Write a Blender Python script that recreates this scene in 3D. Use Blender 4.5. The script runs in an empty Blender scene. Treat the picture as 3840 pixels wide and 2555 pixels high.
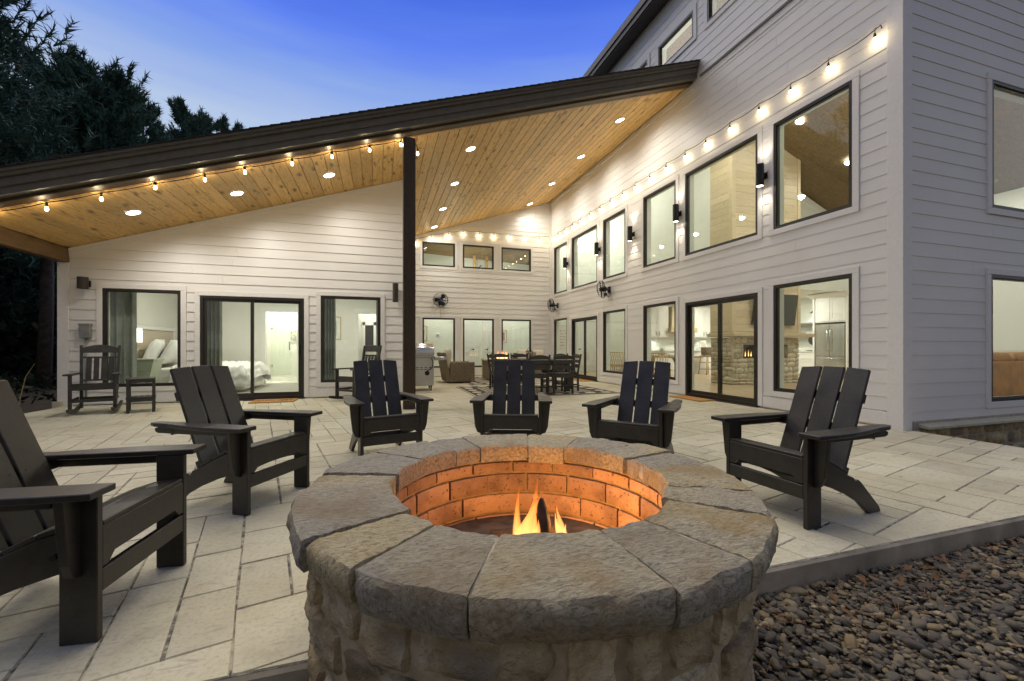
import bpy, bmesh, math, random
import numpy as np
from mathutils import Vector, Matrix, Euler, noise
rnd = random.Random(11)
SC = bpy.context.scene
COL = SC.collection
rad = math.radians

# ------------------------------------------------------------------ camera
cam = bpy.data.cameras.new('camera'); camo = bpy.data.objects.new('camera', cam); COL.objects.link(camo)
SC.camera = camo
camo.location = (0, 0, 1.04); camo.rotation_euler = (rad(90), 0, -math.atan(500 / 1589))
cam.sensor_width = 36; cam.lens = 36 * 1589 / 3840; cam.shift_y = 24.5 / 3840
cam.clip_start = 0.05; cam.clip_end = 900
# ------------------------------------------------------------------ dusk sky
W = bpy.data.worlds.new('World'); SC.world = W; W.use_nodes = True
wn = W.node_tree.nodes; wl = W.node_tree.links
bg = wn['Background']
tc = wn.new('ShaderNodeTexCoord'); sp = wn.new('ShaderNodeSeparateXYZ'); wl.new(tc.outputs['Generated'], sp.inputs[0])
nz = wn.new('ShaderNodeTexNoise'); nz.inputs['Scale'].default_value = 3.0; nz.inputs['Detail'].default_value = 4
mp = wn.new('ShaderNodeMapping'); mp.inputs['Scale'].default_value = (1.0, 1.0, 9.0); wl.new(tc.outputs['Generated'], mp.inputs[0]); wl.new(mp.outputs[0], nz.inputs['Vector'])
ad = wn.new('ShaderNodeMath'); ad.operation = 'MULTIPLY_ADD'; wl.new(nz.outputs[0], ad.inputs[0]); ad.inputs[1].default_value = 0.07; wl.new(sp.outputs[2], ad.inputs[2])
def sky_ramp(stops):
    r_ = wn.new('ShaderNodeValToRGB'); wl.new(ad.outputs[0], r_.inputs[0]); e = r_.color_ramp.elements
    for i, (q, c) in enumerate(stops):
        if i < 2: e[i].position = q; e[i].color = (*c, 1)
        else: e.new(q).color = (*c, 1)
    return r_
# the afterglow side (behind the house) and the darker side (behind the camera)
glow = sky_ramp([(0, (.40, .42, .46)), (1, (.09, .13, .34)), (.30, (.475, .57, .70)), (.46, (.39, .49, .675)), (.54, (.21, .33, .70)), (.605, (.105, .205, .75)), (.68, (.05, .125, .64)), (.8, (.07, .14, .55))])
dark = sky_ramp([(0, (.31, .295, .275)), (1, (.09, .125, .27)), (.3, (.295, .285, .28)), (.6, (.19, .20, .26))])
az = wn.new('ShaderNodeVectorMath'); az.operation = 'DOT_PRODUCT'; wl.new(tc.outputs['Generated'], az.inputs[0]); az.inputs[1].default_value = (.10, .995, 0)
azr = wn.new('ShaderNodeMapRange'); azr.interpolation_type = 'SMOOTHSTEP'; wl.new(az.outputs['Value'], azr.inputs[0]); azr.inputs[1].default_value = -.70; azr.inputs[2].default_value = .20
mz = wn.new('ShaderNodeMix'); mz.data_type = 'RGBA'; wl.new(azr.outputs[0], mz.inputs[0]); wl.new(dark.outputs[0], mz.inputs[6]); wl.new(glow.outputs[0], mz.inputs[7])
# a little of the physical twilight sky on top of the gradient
sk = wn.new('ShaderNodeTexSky'); sk.sky_type = 'NISHITA'; sk.sun_disc = False; sk.sun_elevation = rad(-2); sk.sun_rotation = rad(5); sk.ozone_density = 4
mx = wn.new('ShaderNodeMix'); mx.data_type = 'RGBA'; mx.blend_type = 'ADD'; mx.inputs[0].default_value = .06
wl.new(mz.outputs[2], mx.inputs[6]); wl.new(sk.outputs[0], mx.inputs[7]); wl.new(mx.outputs[2], bg.inputs[0]); bg.inputs[1].default_value = 1.0
# soft high fill lamp, added to brighten the patio apart from the twilight sky
sun = bpy.data.lights.new('sun', 'SUN'); sun.energy = 2.2; sun.angle = rad(70); sun.color = (1, .89, .66)
fill_suno = bpy.data.objects.new('sun', sun); COL.objects.link(fill_suno); fill_suno.rotation_euler = Vector((-.12, .42, .90)).to_track_quat('Z', 'Y').to_euler()
# ------------------------------------------------------------------ exposure
SC.view_settings.view_transform = 'Standard'; SC.view_settings.look = 'None'
SC.view_settings.exposure = 0.22; SC.view_settings.gamma = 1.0
SC.render.engine = 'CYCLES'
cy = SC.cycles
cy.use_denoising = True; cy.max_bounces = 7; cy.diffuse_bounces = 4; cy.glossy_bounces = 3; cy.transmission_bounces = 4; cy.transparent_max_bounces = 16
cy.sample_clamp_indirect = 6.0; cy.caustics_reflective = False; cy.caustics_refractive = False

# lamp powers
P_CAN, P_BULB, P_SCONCE, P_BED, P_GREAT, P_HALL, P_BATH, P_FIRE = 92, 2.1, 12, 44, 34, 30, 32, 16

# ------------------------------------------------------------------ mesh helpers
class MB:
    def __init__(s): s.v = []; s.f = []
    def add(s, vs, fs):
        n = len(s.v); s.v += [tuple(v) for v in vs]; s.f += [tuple(i + n for i in f) for f in fs]; return s
    def box(s, x0, x1, y0, y1, z0, z1, M=None):
        vs = [(x0, y0, z0), (x1, y0, z0), (x1, y1, z0), (x0, y1, z0), (x0, y0, z1), (x1, y0, z1), (x1, y1, z1), (x0, y1, z1)]
        if M: vs = [M @ Vector(v) for v in vs]
        return s.add(vs, [(3, 2, 1, 0), (4, 5, 6, 7), (0, 1, 5, 4), (1, 2, 6, 5), (2, 3, 7, 6), (3, 0, 4, 7)])
    def cbox(s, cx, cy, cz, sx, sy, sz, M=None):
        return s.box(cx - sx / 2, cx + sx / 2, cy - sy / 2, cy + sy / 2, cz - sz / 2, cz + sz / 2, M)
    def hexa(s, b, t):   # 4 bottom + 4 top points
        return s.add(list(b) + list(t), [(3, 2, 1, 0), (4, 5, 6, 7), (0, 1, 5, 4), (1, 2, 6, 5), (2, 3, 7, 6), (3, 0, 4, 7)])
    def prism(s, pts, off):
        n = len(pts); off = Vector(off); a = [Vector(p) for p in pts]
        s.add(a + [p + off for p in a], [tuple(range(n))[::-1], tuple(range(n, 2 * n))] + [(i, (i + 1) % n, n + (i + 1) % n, n + i) for i in range(n)]); return s
    def tube(s, path, r, n=8, closed=False, cap=True):
        P = [Vector(p) for p in path]; m = len(P); rs = r if isinstance(r, (list, tuple)) else [r] * m
        vs = []; up = Vector((0, 0, 1))
        t0 = (P[1] - P[0]).normalized(); a = t0.cross(up)
        if a.length < .1: a = t0.cross(Vector((0, 1, 0)))
        a.normalize()
        for i in range(m):
            if closed: t = (P[(i + 1) % m] - P[i - 1]).normalized()
            else: t = (P[min(i + 1, m - 1)] - P[max(i - 1, 0)]).normalized()
            a = (a - t * a.dot(t)).normalized(); b = t.cross(a)
            for k in range(n):
                w = 2 * math.pi * k / n; vs.append(P[i] + (a * math.cos(w) + b * math.sin(w)) * rs[i])
        fs = []
        for i in range(m if closed else m - 1):
            j = (i + 1) % m
            for k in range(n): fs.append((i * n + k, i * n + (k + 1) % n, j * n + (k + 1) % n, j * n + k))
        if cap and not closed: fs += [tuple(range(n))[::-1], tuple(range((m - 1) * n, m * n))]
        return s.add(vs, fs)
    def cyl(s, p0, p1, r, n=16, r1=None): return s.tube([p0, p1], [r, r if r1 is None else r1], n)
    def lathe(s, prof, c=(0, 0, 0), n=20, M=None, cap=False):
        vs = []; m = len(prof)
        for k in range(n):
            w = 2 * math.pi * k / n
            for r, z in prof: vs.append(Vector((r * math.cos(w), r * math.sin(w), z)))
        if M: vs = [M @ v for v in vs]
        vs = [v + Vector(c) for v in vs]
        fs = [(k * m + i, ((k + 1) % n) * m + i, ((k + 1) % n) * m + i + 1, k * m + i + 1) for k in range(n) for i in range(m - 1)]
        if cap and prof[0][0] > 1e-4: fs.append(tuple(k * m for k in range(n))[::-1])
        if cap and prof[-1][0] > 1e-4: fs.append(tuple(k * m + m - 1 for k in range(n)))
        return s.add(vs, fs)
    def mesh(s, name, m, smooth=False, bevel=0, seg=1):
        me = bpy.data.meshes.new(name); me.from_pydata(s.v, [], s.f)
        if bevel:
            b = bmesh.new(); b.from_mesh(me); bmesh.ops.remove_doubles(b, verts=b.verts, dist=1e-5); bmesh.ops.recalc_face_normals(b, faces=b.faces)
            es = [e for e in b.edges if len(e.link_faces) == 2 and e.calc_face_angle(0) > .5]
            bmesh.ops.bevel(b, geom=es, offset=bevel, segments=seg, profile=.6, affect='EDGES'); b.to_mesh(me); b.free()
        else:
            b = bmesh.new(); b.from_mesh(me); bmesh.ops.recalc_face_normals(b, faces=b.faces); b.to_mesh(me); b.free()
        if m: me.materials.append(m)
        if smooth:
            me.shade_smooth()
            if smooth == 'auto': me.set_sharp_from_angle(angle=rad(40))
        return me
    def build(s, name, m, parent=None, smooth=False, bevel=0, seg=1, loc=None, rot=None, **kw):
        o = bpy.data.objects.new(name, s.mesh(name, m, smooth, bevel, seg)); COL.objects.link(o)
        return fin(o, parent, loc, rot, **kw)
def fin(o, parent=None, loc=None, rot=None, **kw):
    if parent: o.parent = parent
    if loc is not None: o.location = loc
    if rot is not None: o.rotation_euler = rot
    for k, v in kw.items(): o[k] = v
    return o
def thing(name, label, cat, loc=(0, 0, 0), rz=0, group=None):
    o = bpy.data.objects.new(name, None); COL.objects.link(o); o.location = loc; o.rotation_euler = (0, 0, rz); o.empty_display_size = .1
    o['label'] = label; o['category'] = cat
    if group: o['group'] = group
    return o
def npmesh(name, V, F, m, parent=None, smooth=False, **kw):
    V = np.asarray(V, np.float32); F = np.asarray(F, np.int32); k = F.shape[1]
    me = bpy.data.meshes.new(name); me.vertices.add(len(V)); me.vertices.foreach_set('co', V.ravel())
    me.loops.add(F.size); me.loops.foreach_set('vertex_index', F.ravel())
    me.polygons.add(len(F)); me.polygons.foreach_set('loop_start', np.arange(0, F.size, k, dtype=np.int32)); me.polygons.foreach_set('loop_total', np.full(len(F), k, np.int32))
    me.update(calc_edges=True); me.validate()
    if m: me.materials.append(m)
    if smooth: me.shade_smooth()
    o = bpy.data.objects.new(name, me); COL.objects.link(o); return fin(o, parent, **kw)
def dup(root, loc, rz, label, group=None):
    def cp(o, par):
        c = o.copy(); COL.objects.link(c); c.parent = par
        for ch in KIDS.get(o.name, []): cp(ch, c)
        return c
    KIDS = {}
    for o in bpy.data.objects:
        if o.parent: KIDS.setdefault(o.parent.name, []).append(o)
    r = cp(root, None); r.location = loc; r.rotation_euler = (0, 0, rz); r['label'] = label
    if group: r['group'] = group
    return r
def clip(poly, f):
    out = []
    for i in range(len(poly)):
        a = poly[i]; b = poly[(i + 1) % len(poly)]; fa = f(a); fb = f(b)
        if fa >= 0: out.append(a)
        if (fa >= 0) != (fb >= 0):
            t = fa / (fa - fb); out.append(tuple(a[k] + (b[k] - a[k]) * t for k in range(len(a))))
    return out

# ------------------------------------------------------------------ materials
class N:
    def __init__(s, name):
        s.m = bpy.data.materials.new(name); s.m.use_nodes = True; s.t = s.m.node_tree; s.n = s.t.nodes; s.l = s.t.links; s.b = s.n['Principled BSDF']
    def new(s, t, **kw):
        x = s.n.new(t)
        for k, v in kw.items():
            if hasattr(x, k): setattr(x, k, v)
        return x
    def inp(s, node, key, val):
        i = node.inputs[key]
        if isinstance(val, bpy.types.NodeSocket): s.l.new(val, i)
        else: i.default_value = val
    def pos(s, kind='P', scale=(1, 1, 1), rot=(0, 0, 0), jit=0):
        if kind == 'P': o = s.new('ShaderNodeNewGeometry').outputs['Position']
        else: o = s.new('ShaderNodeTexCoord').outputs['Object']
        if jit:
            oi = s.new('ShaderNodeObjectInfo'); ml = s.new('ShaderNodeMath', operation='MULTIPLY'); s.inp(ml, 0, oi.outputs['Random']); s.inp(ml, 1, jit)
            va = s.new('ShaderNodeVectorMath', operation='ADD'); s.inp(va, 0, o); s.inp(va, 1, ml.outputs[0]); o = va.outputs[0]
        mp = s.new('ShaderNodeMapping'); s.inp(mp, 'Vector', o); s.inp(mp, 'Scale', scale); s.inp(mp, 'Rotation', rot); return mp.outputs[0]
    def noise(s, vec, scale=5, detail=4, rough=.55, dist=0):
        x = s.new('ShaderNodeTexNoise'); s.inp(x, 'Vector', vec); s.inp(x, 'Scale', scale); s.inp(x, 'Detail', detail); s.inp(x, 'Roughness', rough); s.inp(x, 'Distortion', dist); return x.outputs[0]
    def vor(s, vec, scale=5, feature='F1', out='Distance'):
        x = s.new('ShaderNodeTexVoronoi', feature=feature); s.inp(x, 'Vector', vec); s.inp(x, 'Scale', scale); return x.outputs[out]
    def ramp(s, fac, stops):
        x = s.new('ShaderNodeValToRGB'); s.inp(x, 0, fac); e = x.color_ramp.elements
        for i, (p, c) in enumerate(stops):
            c = tuple(c) + (1,) if not isinstance(c, (int, float)) else (c, c, c, 1)
            if i < 2: e[i].position = p; e[i].color = c
            else: q = e.new(p); q.color = c
        return x.outputs[0]
    def mix(s, fac, a, b, mode='MIX'):
        x = s.new('ShaderNodeMix', data_type='RGBA', blend_type=mode); s.inp(x, 0, fac)
        for k, v in ((6, a), (7, b)): s.inp(x, k, v if isinstance(v, bpy.types.NodeSocket) else tuple(v) + (1,) if len(v) == 3 else v)
        return x.outputs[2]
    def math(s, op, a, b=0):
        x = s.new('ShaderNodeMath', operation=op); s.inp(x, 0, a); s.inp(x, 1, b); return x.outputs[0]
    def rnd(s): return s.new('ShaderNodeObjectInfo').outputs['Random']
    def bump(s, h, strength=.3, dist=.01):
        x = s.new('ShaderNodeBump'); s.inp(x, 'Height', h); s.inp(x, 'Strength', strength); s.inp(x, 'Distance', dist); s.inp(s.b, 'Normal', x.outputs[0])
    def set(s, col=None, rough=None, metal=None, spec=None):
        if col is not None: s.inp(s.b, 'Base Color', col if isinstance(col, bpy.types.NodeSocket) else tuple(col) + (1,))
        if rough is not None: s.inp(s.b, 'Roughness', rough)
        if metal is not None: s.inp(s.b, 'Metallic', metal)
        if spec is not None: s.inp(s.b, 'Specular IOR Level', spec)
        return s
def plain(name, col, rough=.5, metal=0, var=.12, scale=6, bump=0, kind='P', spec=None):
    n = N(name); v = n.pos(kind); f = n.noise(v, scale)
    lo = tuple(c * (1 - var) for c in col); hi = tuple(min(1, c * (1 + var)) for c in col)
    n.set(n.ramp(f, [(.3, lo), (.7, hi)]), rough, metal, spec)
    if bump: n.bump(n.noise(v, scale * 12), bump, .003)
    return n.m
def emit(name, col, strength):
    n = N(name); n.set((0, 0, 0)); n.inp(n.b, 'Emission Color', tuple(col) + (1,)); n.inp(n.b, 'Emission Strength', strength); return n.m

def mk_siding(name, col):
    n = N(name); v = n.pos('P', (.55, .55, 26), jit=7); g = n.noise(v, 3.2, 5, .6, 1.2)
    v2 = n.pos('P', (1, 1, 1)); st = n.noise(v2, 1.3, 4)
    c = n.ramp(st, [(.3, tuple(x * .93 for x in col)), (.7, col)])
    n.set(c, .42, 0, .4); n.bump(g, .22, .006); return n.m
M_siding = mk_siding('white_siding_paint', (.79, .765, .715))
def mk_trim():
    n = N('white_trim_paint'); v = n.pos('P', (4, 4, 4)); g = n.noise(v, 9, 6, .65, .8); n.set(n.ramp(g, [(.25, (.71, .69, .65)), (.6, (.80, .775, .73))]), .5); n.bump(g, .3, .006); return n.m
M_trim = mk_trim()
M_frame = plain('bronze_window_frame', (.022, .019, .015), .38, 0, .15, 20)
M_drywall = plain('pale_interior_paint', (.80, .82, .77), .6, 0, .03, 2)
M_bedwall = plain('warm_white_bedroom_paint', (.78, .765, .71), .6, 0, .03, 2)
def mk_glass():
    n = N('window_glass'); n.n.remove(n.b); o = n.n['Material Output']
    tr = n.new('ShaderNodeBsdfTransparent'); n.inp(tr, 0, (.95, .975, .955, 1)); gl = n.new('ShaderNodeBsdfGlossy'); n.inp(gl, 'Roughness', .012); n.inp(gl, 0, (1, 1, 1, 1))
    lw = n.new('ShaderNodeLayerWeight'); n.inp(lw, 0, .5); f = n.math('ADD', n.math('MULTIPLY', n.math('POWER', lw.outputs['Facing'], 5), .9), .038)
    ms = n.new('ShaderNodeMixShader'); n.inp(ms, 0, f); n.l.new(tr.outputs[0], ms.inputs[1]); n.l.new(gl.outputs[0], ms.inputs[2]); n.l.new(ms.outputs[0], o.inputs[0]); return n.m
M_glass = mk_glass()
def mk_pine(name, base, dark, knot, ax=(5, .45, 5), kn=(3.4, 1.25, 3.4), rough=.45, bri=.16, ks=1.0):
    n = N(name); v = n.pos('P', ax, jit=31); g = n.noise(v, 4, 6, .6, 2.0)
    c = n.ramp(g, [(.28, dark), (.62, base)])
    hs = n.new('ShaderNodeHueSaturation'); n.inp(hs, 'Color', c); n.inp(hs, 'Value', n.math('MULTIPLY_ADD', n.rnd(), 2 * bri)); hs.inputs['Value'].links[0].from_node.inputs[2].default_value = 1 - bri
    kv = n.pos('P', kn, jit=53); w = n.noise(kv, 2.5, 3); kd = n.vor(kv, 1.9); kd = n.math('ADD', kd, n.math('MULTIPLY', n.math('SUBTRACT', w, .5), .55))
    k = n.ramp(kd, [(.03, 1), (.12, .7), (.26, 0)])
    sw = n.noise(n.pos('P', (9, 1.1, 9), jit=11), 2.2, 3, .5, 3.0); sm = n.ramp(sw, [(.56, 0), (.66, .75)])
    kk = n.math('MULTIPLY', n.math('MAXIMUM', k, n.math('MULTIPLY', sm, .75)), ks)
    n.set(n.mix(kk, hs.outputs[0], knot), rough, 0, .45); n.bump(g, .12, .003); return n.m
M_pine = mk_pine('honey_pine_boards', (.72, .465, .17), (.58, .355, .115), (.17, .09, .03))
M_pinetrim = mk_pine('honey_pine_trim', (.60, .36, .15), (.46, .26, .09), (.2, .1, .035))
M_beam = mk_pine('dark_stained_beam', (.080, .050, .024), (.050, .031, .016), (.012, .007, .005), (.45, 5, 5), (.9, 3, 3), .5, .08)
M_post = mk_pine('dark_stained_post', (.062, .036, .014), (.038, .022, .009), (.014, .008, .005), (5, 5, .45), (4, 4, 1.2), .5, .08)
M_sidebeam = mk_pine('brown_stained_beam', (.21, .125, .05), (.14, .08, .03), (.09, .04, .015))
M_darkceil = mk_pine('dark_wood_ceiling_boards', (.27, .19, .095), (.11, .078, .042), (.40, .20, .06), (.35, 5, 5), (.6, 4, 4), .5, .2, .45)
M_paleplank = mk_pine('pale_washed_planks', (.66, .55, .38), (.56, .45, .29), (.38, .25, .13), (.45, 5, 5), (1.2, 3.4, 3.4), .5, .1, .35)
M_woodfloor = mk_pine('oak_floor', (.52, .40, .26), (.40, .29, .18), (.25, .16, .09), (5, .45, 5), (3, 1, 3), .35, .1)
M_fascia = plain('charcoal_fascia', (.10, .092, .075), .55, 0, .15, 10)
M_shingle = plain('dark_shingles', (.025, .025, .028), .85, 0, .35, 40, .4)
def mk_concrete():
    n = N('stamped_concrete'); v = n.pos('P'); a = n.noise(v, 1.1, 5, .6); b = n.noise(v, 7, 6, .65, .6); w = n.noise(n.pos('P', (2, 9, 1), (0, 0, rad(13))), 2.2, 5, .65, 1.0)
    c = n.ramp(a, [(.3, (.48, .435, .295)), (.52, (.585, .545, .39)), (.72, (.62, .59, .45))])
    c = n.mix(n.ramp(b, [(.52, 0), (.74, .65)]), c, (.40, .345, .235)); c = n.mix(n.ramp(w, [(.59, 0), (.72, .75)]), c, (.25, .225, .185)); c = n.mix(n.ramp(n.noise(v, 55, 5, .7), [(.36, .55), (.5, 0)]), c, (.36, .32, .22))
    hv = n.new('ShaderNodeHueSaturation'); n.inp(hv, 'Color', c); n.inp(hv, 'Value', n.math('ADD', n.math('MULTIPLY', n.rnd(), .22), .88)); n.set(hv.outputs[0], .62, 0, .35); h = n.math('ADD', n.noise(v, 9, 6, .6, .4), n.math('MULTIPLY', w, .8)); n.bump(h, .35, .01); return n.m
M_conc = mk_concrete()
def mk_joint():
    n = N('concrete_joint_release'); f = n.noise(n.pos('P'), 16, 4, .65); n.set(n.ramp(f, [(.38, (.075, .07, .06)), (.48, (.17, .155, .125)), (.57, (.42, .385, .29))]), .9); return n.m
M_joint = mk_joint()
M_slab = plain('concrete_slab_edge', (.30, .265, .20), .85, 0, .3, 5, .5)
def mk_cap():
    n = N('bluestone_cap'); v = n.pos('P', (1, 1, 1), jit=9); a = n.noise(v, 2.2, 5, .6, .5); sl = n.noise(n.pos('P', (5, 17, 9), jit=9), 8.5, 10, .74, .6); gr = n.noise(v, 120, 3, .65)
    c = n.ramp(a, [(.28, (.34, .31, .245)), (.46, (.47, .41, .28)), (.62, (.52, .43, .25)), (.78, (.42, .39, .31))])
    c = n.mix(n.ramp(sl, [(.40, .7), (.485, 0)]), c, (.15, .135, .105)); c = n.mix(n.ramp(sl, [(.51, 0), (.60, .8)]), c, (.62, .56, .42))
    c = n.mix(n.math('MULTIPLY', n.ramp(n.noise(v, 3.6, 4), [(.50, 0), (.64, 1)]), .55), c, (.34, .22, .075))
    hs = n.new('ShaderNodeHueSaturation'); n.inp(hs, 'Color', c); n.inp(hs, 'Value', n.math('ADD', n.math('MULTIPLY', n.rnd(), .35), .78)); n.inp(hs, 'Saturation', n.math('ADD', n.math('MULTIPLY', n.rnd(), .5), .65))
    n.set(hs.outputs[0], .72, 0, .35); n.bump(n.math('ADD', n.math('MULTIPLY', sl, 1.0), n.math('MULTIPLY', gr, .3)), 1.0, .016); return n.m
M_cap = mk_cap()
def mk_stone(name, cols, sc=1):
    n = N(name); v = n.pos('P', (1, 1, 1), jit=9); a = n.noise(v, 5 * sc, 6, .62, .5); d = n.noise(v, 2.4 * sc, 3)
    c = n.ramp(a, [(.38, cols[0]), (.5, cols[1]), (.64, cols[2])]); c = n.mix(n.ramp(d, [(.54, 0), (.64, .8)]), c, cols[3]); c = n.mix(n.ramp(n.noise(v, 34 * sc, 5, .7), [(.40, .55), (.5, 0)]), c, cols[0])
    hs = n.new('ShaderNodeHueSaturation'); n.inp(hs, 'Color', c); n.inp(hs, 'Value', n.math('ADD', n.math('MULTIPLY', n.rnd(), .45), .75))
    n.set(hs.outputs[0], .85, 0, .25); n.bump(n.math('ADD', a, n.math('ADD', n.math('MULTIPLY', n.noise(v, 70 * sc, 4, .7), .3), n.math('MULTIPLY', n.noise(v, 22 * sc, 5, .7, .6), .7))), 1.0, .022); return n.m
M_veneer = mk_stone('tan_fieldstone', [(.27, .20, .105), (.45, .355, .205), (.58, .49, .33), (.19, .165, .13)])
M_instone = mk_stone('pale_ledgestone', [(.52, .47, .36), (.66, .61, .49), (.74, .70, .59), (.58, .45, .24)], 2)
M_mortar = plain('grey_mortar', (.36, .33, .26), .9, 0, .25, 20, .6)
def mk_brick():
    n = N('firebrick'); v = n.pos('P', (1, 1, 1), jit=5); a = n.noise(v, 9, 5); s = n.ramp(n.noise(v, 70, 2, .5), [(.62, 0), (.68, .8)])
    c = n.ramp(a, [(.3, (.50, .30, .16)), (.7, (.60, .38, .22))]); c = n.mix(s, c, (.10, .06, .04))
    c = n.mix(n.ramp(n.noise(n.pos('P'), 5, 4, .6), [(.47, 0), (.64, .55)]), c, (.14, .085, .055)); hs = n.new('ShaderNodeHueSaturation'); n.inp(hs, 'Color', c); n.inp(hs, 'Value', n.math('ADD', n.math('MULTIPLY', n.rnd(), .5), .65)); n.set(hs.outputs[0], .85); n.bump(n.noise(v, 80, 4), .3, .004); return n.m
M_brick = mk_brick()
M_tanmortar = plain('tan_mortar', (.36, .29, .18), .95, 0, .3, 18, .8)
def mk_hdpe(name, col, rough=.42):
    n = N(name); v = n.pos('O'); g = n.noise(n.pos('O', (1, 1, 1), jit=3), 160, 3, .6); f = n.noise(v, 6, 4)
    n.set(n.ramp(n.math('ADD', n.math('MULTIPLY', f, .6), n.math('MULTIPLY', n.noise(n.pos('O', (1, 1, 1), jit=3), 45, 5, .7), .4)), [(.38, tuple(c * .7 for c in col)), (.62, tuple(c * 1.55 for c in col))]), n.ramp(f, [(.3, rough - .05), (.7, rough + .08)]), 0, .5); n.bump(g, .22, .002); return n.m
M_black = mk_hdpe('black_lumber', (.022, .0185, .014), .36)
M_rocker = mk_hdpe('dark_grey_lumber', (.034, .031, .026), .48)
M_metal_black = plain('black_metal', (.012, .012, .012), .38, .3, .1, 20)
M_bronze = plain('bronze_sconce_metal', (.045, .038, .030), .4, .4, .1, 20)
M_steel = plain('stainless_steel', (.55, .55, .54), .26, 1, .08, 3)
M_steelp = plain('brushed_grill_steel', (.50, .49, .46), .38, .85, .1, 3)
M_grey = plain('grey_painted_metal', (.24, .25, .23), .5, .2, .1, 8)
M_white = plain('white_lacquer', (.80, .80, .78), .35, 0, .02, 3)
M_bedding = plain('white_bedding', (.80, .79, .76), .85, 0, .05, 9, .5)
M_curtain = plain('sage_grey_curtain', (.30, .32, .28), .9, 0, .12, 7)
M_shade = emit('lit_lamp_shade', (1, .95, .84), 3.2)
M_can = emit('lit_can_diffuser', (1, .97, .92), 22)
def mk_bulb():
    n = N('lit_bulb_glass'); n.n.remove(n.b); o = n.n['Material Output']
    tr = n.new('ShaderNodeBsdfTransparent'); em = n.new('ShaderNodeEmission'); n.inp(em, 0, (1, .80, .46, 1)); n.inp(em, 1, 18)
    ms = n.new('ShaderNodeMixShader'); n.inp(ms, 0, .5); n.l.new(tr.outputs[0], ms.inputs[1]); n.l.new(em.outputs[0], ms.inputs[2]); n.l.new(ms.outputs[0], o.inputs[0]); return n.m
M_bulb = mk_bulb()
M_hot = emit('lit_sconce_lens', (1, .93, .8), 14)
def mk_flame(name, z0, z1, k):
    n = N(name); n.n.remove(n.b); o = n.n['Material Output']
    v = n.pos('O'); s = n.new('ShaderNodeSeparateXYZ'); n.inp(s, 0, v); mr = n.new('ShaderNodeMapRange'); n.inp(mr, 0, s.outputs[2]); n.inp(mr, 1, z0); n.inp(mr, 2, z1)
    wob = n.noise(n.pos('O', (26, 26, 5)), 1.0, 3, .6, .8); h = n.math('ADD', mr.outputs[0], n.math('MULTIPLY', n.math('SUBTRACT', wob, .5), .5))
    c = n.ramp(h, [(.0, (1, .60, .25)), (.35, (1, .46, .13)), (.7, (1, .26, .04)), (1, (.8, .12, .01))]); st = n.ramp(h, [(0, 1), (.35, .75), (1, .25)])
    em = n.new('ShaderNodeEmission'); n.inp(em, 0, c); n.inp(em, 1, n.math('MULTIPLY', st, k))
    lw = n.new('ShaderNodeLayerWeight'); n.inp(lw, 0, .5); inv = n.math('SUBTRACT', 1, lw.outputs['Facing']); al = n.math('MULTIPLY', n.math('MULTIPLY', n.math('POWER', inv, 2.0), n.ramp(h, [(0, .85), (.6, .7), (1.05, .05)])), n.ramp(wob, [(.3, .35), (.6, 1)]))
    tr = n.new('ShaderNodeBsdfTransparent'); ms = n.new('ShaderNodeMixShader'); n.inp(ms, 0, al); n.l.new(tr.outputs[0], ms.inputs[1]); n.l.new(em.outputs[0], ms.inputs[2]); n.l.new(ms.outputs[0], o.inputs[0]); return n.m
M_flame = mk_flame('flame', 0.0, .36, 3.6)
M_log = plain('charred_log', (.03, .018, .012), .95, 0, .6, 18, 1.0)
M_ash = plain('ash_bed', (.09, .075, .06), .95, 0, .5, 14, .6)
def mk_wicker():
    n = N('wicker_weave'); v = n.pos('O'); s = n.new('ShaderNodeSeparateXYZ'); n.inp(s, 0, v)
    a = n.noise(n.pos('O', (9, 9, 40)), 2.5, 3); c = n.ramp(a, [(.3, (.10, .075, .045)), (.5, (.21, .16, .10)), (.7, (.30, .24, .155))]); n.set(c, .6); n.bump(n.noise(n.pos('O', (30, 30, 60)), 2, 2), .4, .004); return n.m
M_wicker = mk_wicker()
M_rattan = plain('natural_rattan', (.52, .36, .17), .5, 0, .2, 15)
M_cream = plain('cream_cushion', (.60, .54, .44), .9, 0, .08, 12, .4)
M_coir = plain('orange_coir', (.42, .205, .05), .95, 0, .3, 60, .8)
M_mattext = plain('mat_lettering', (.17, .08, .02), .95, 0, .2, 60)
def mk_rug():
    n = N('patterned_rug'); v = n.pos('P', (1, 1, 1)); ch = n.new('ShaderNodeTexChecker'); n.inp(ch, 0, n.pos('P', (1, 1, 1), (0, 0, rad(45)))); n.inp(ch, 'Scale', 13.0); w = n.noise(v, 60, 2)
    f = n.math('MULTIPLY', ch.outputs['Fac'], n.ramp(w, [(.35, .4), (.6, 1)])); n.set(n.mix(f, (.11, .09, .065), (.60, .53, .40)), .95); return n.m
M_rug = mk_rug()
M_rugdark = plain('dark_rug_band', (.045, .038, .03), .95, 0, .2, 30)
M_ruglight = plain('cream_rug_motif', (.58, .52, .40), .95, 0, .1, 30)
M_leather = plain('cognac_leather', (.42, .205, .065), .45, 0, .25, 5, .2)
M_dark = plain('dark_recess', (.02, .02, .02), .7)
M_screen = plain('tv_screen', (.035, .04, .035), .2, 0, .05)
M_counter = plain('pale_countertop', (.62, .60, .55), .25, 0, .1, 12)
M_tanwood = plain('tan_hood_wood', (.50, .40, .22), .5, 0, .12, 8)
M_tile = plain('white_bath_tile', (.85, .85, .78), .2, 0, .03, 4)
M_carpet = plain('grey_carpet', (.34, .33, .29), .95, 0, .15, 50, .5)
M_nights = plain('sage_nightstand_paint', (.42, .45, .35), .45, 0, .06, 5)
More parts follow.
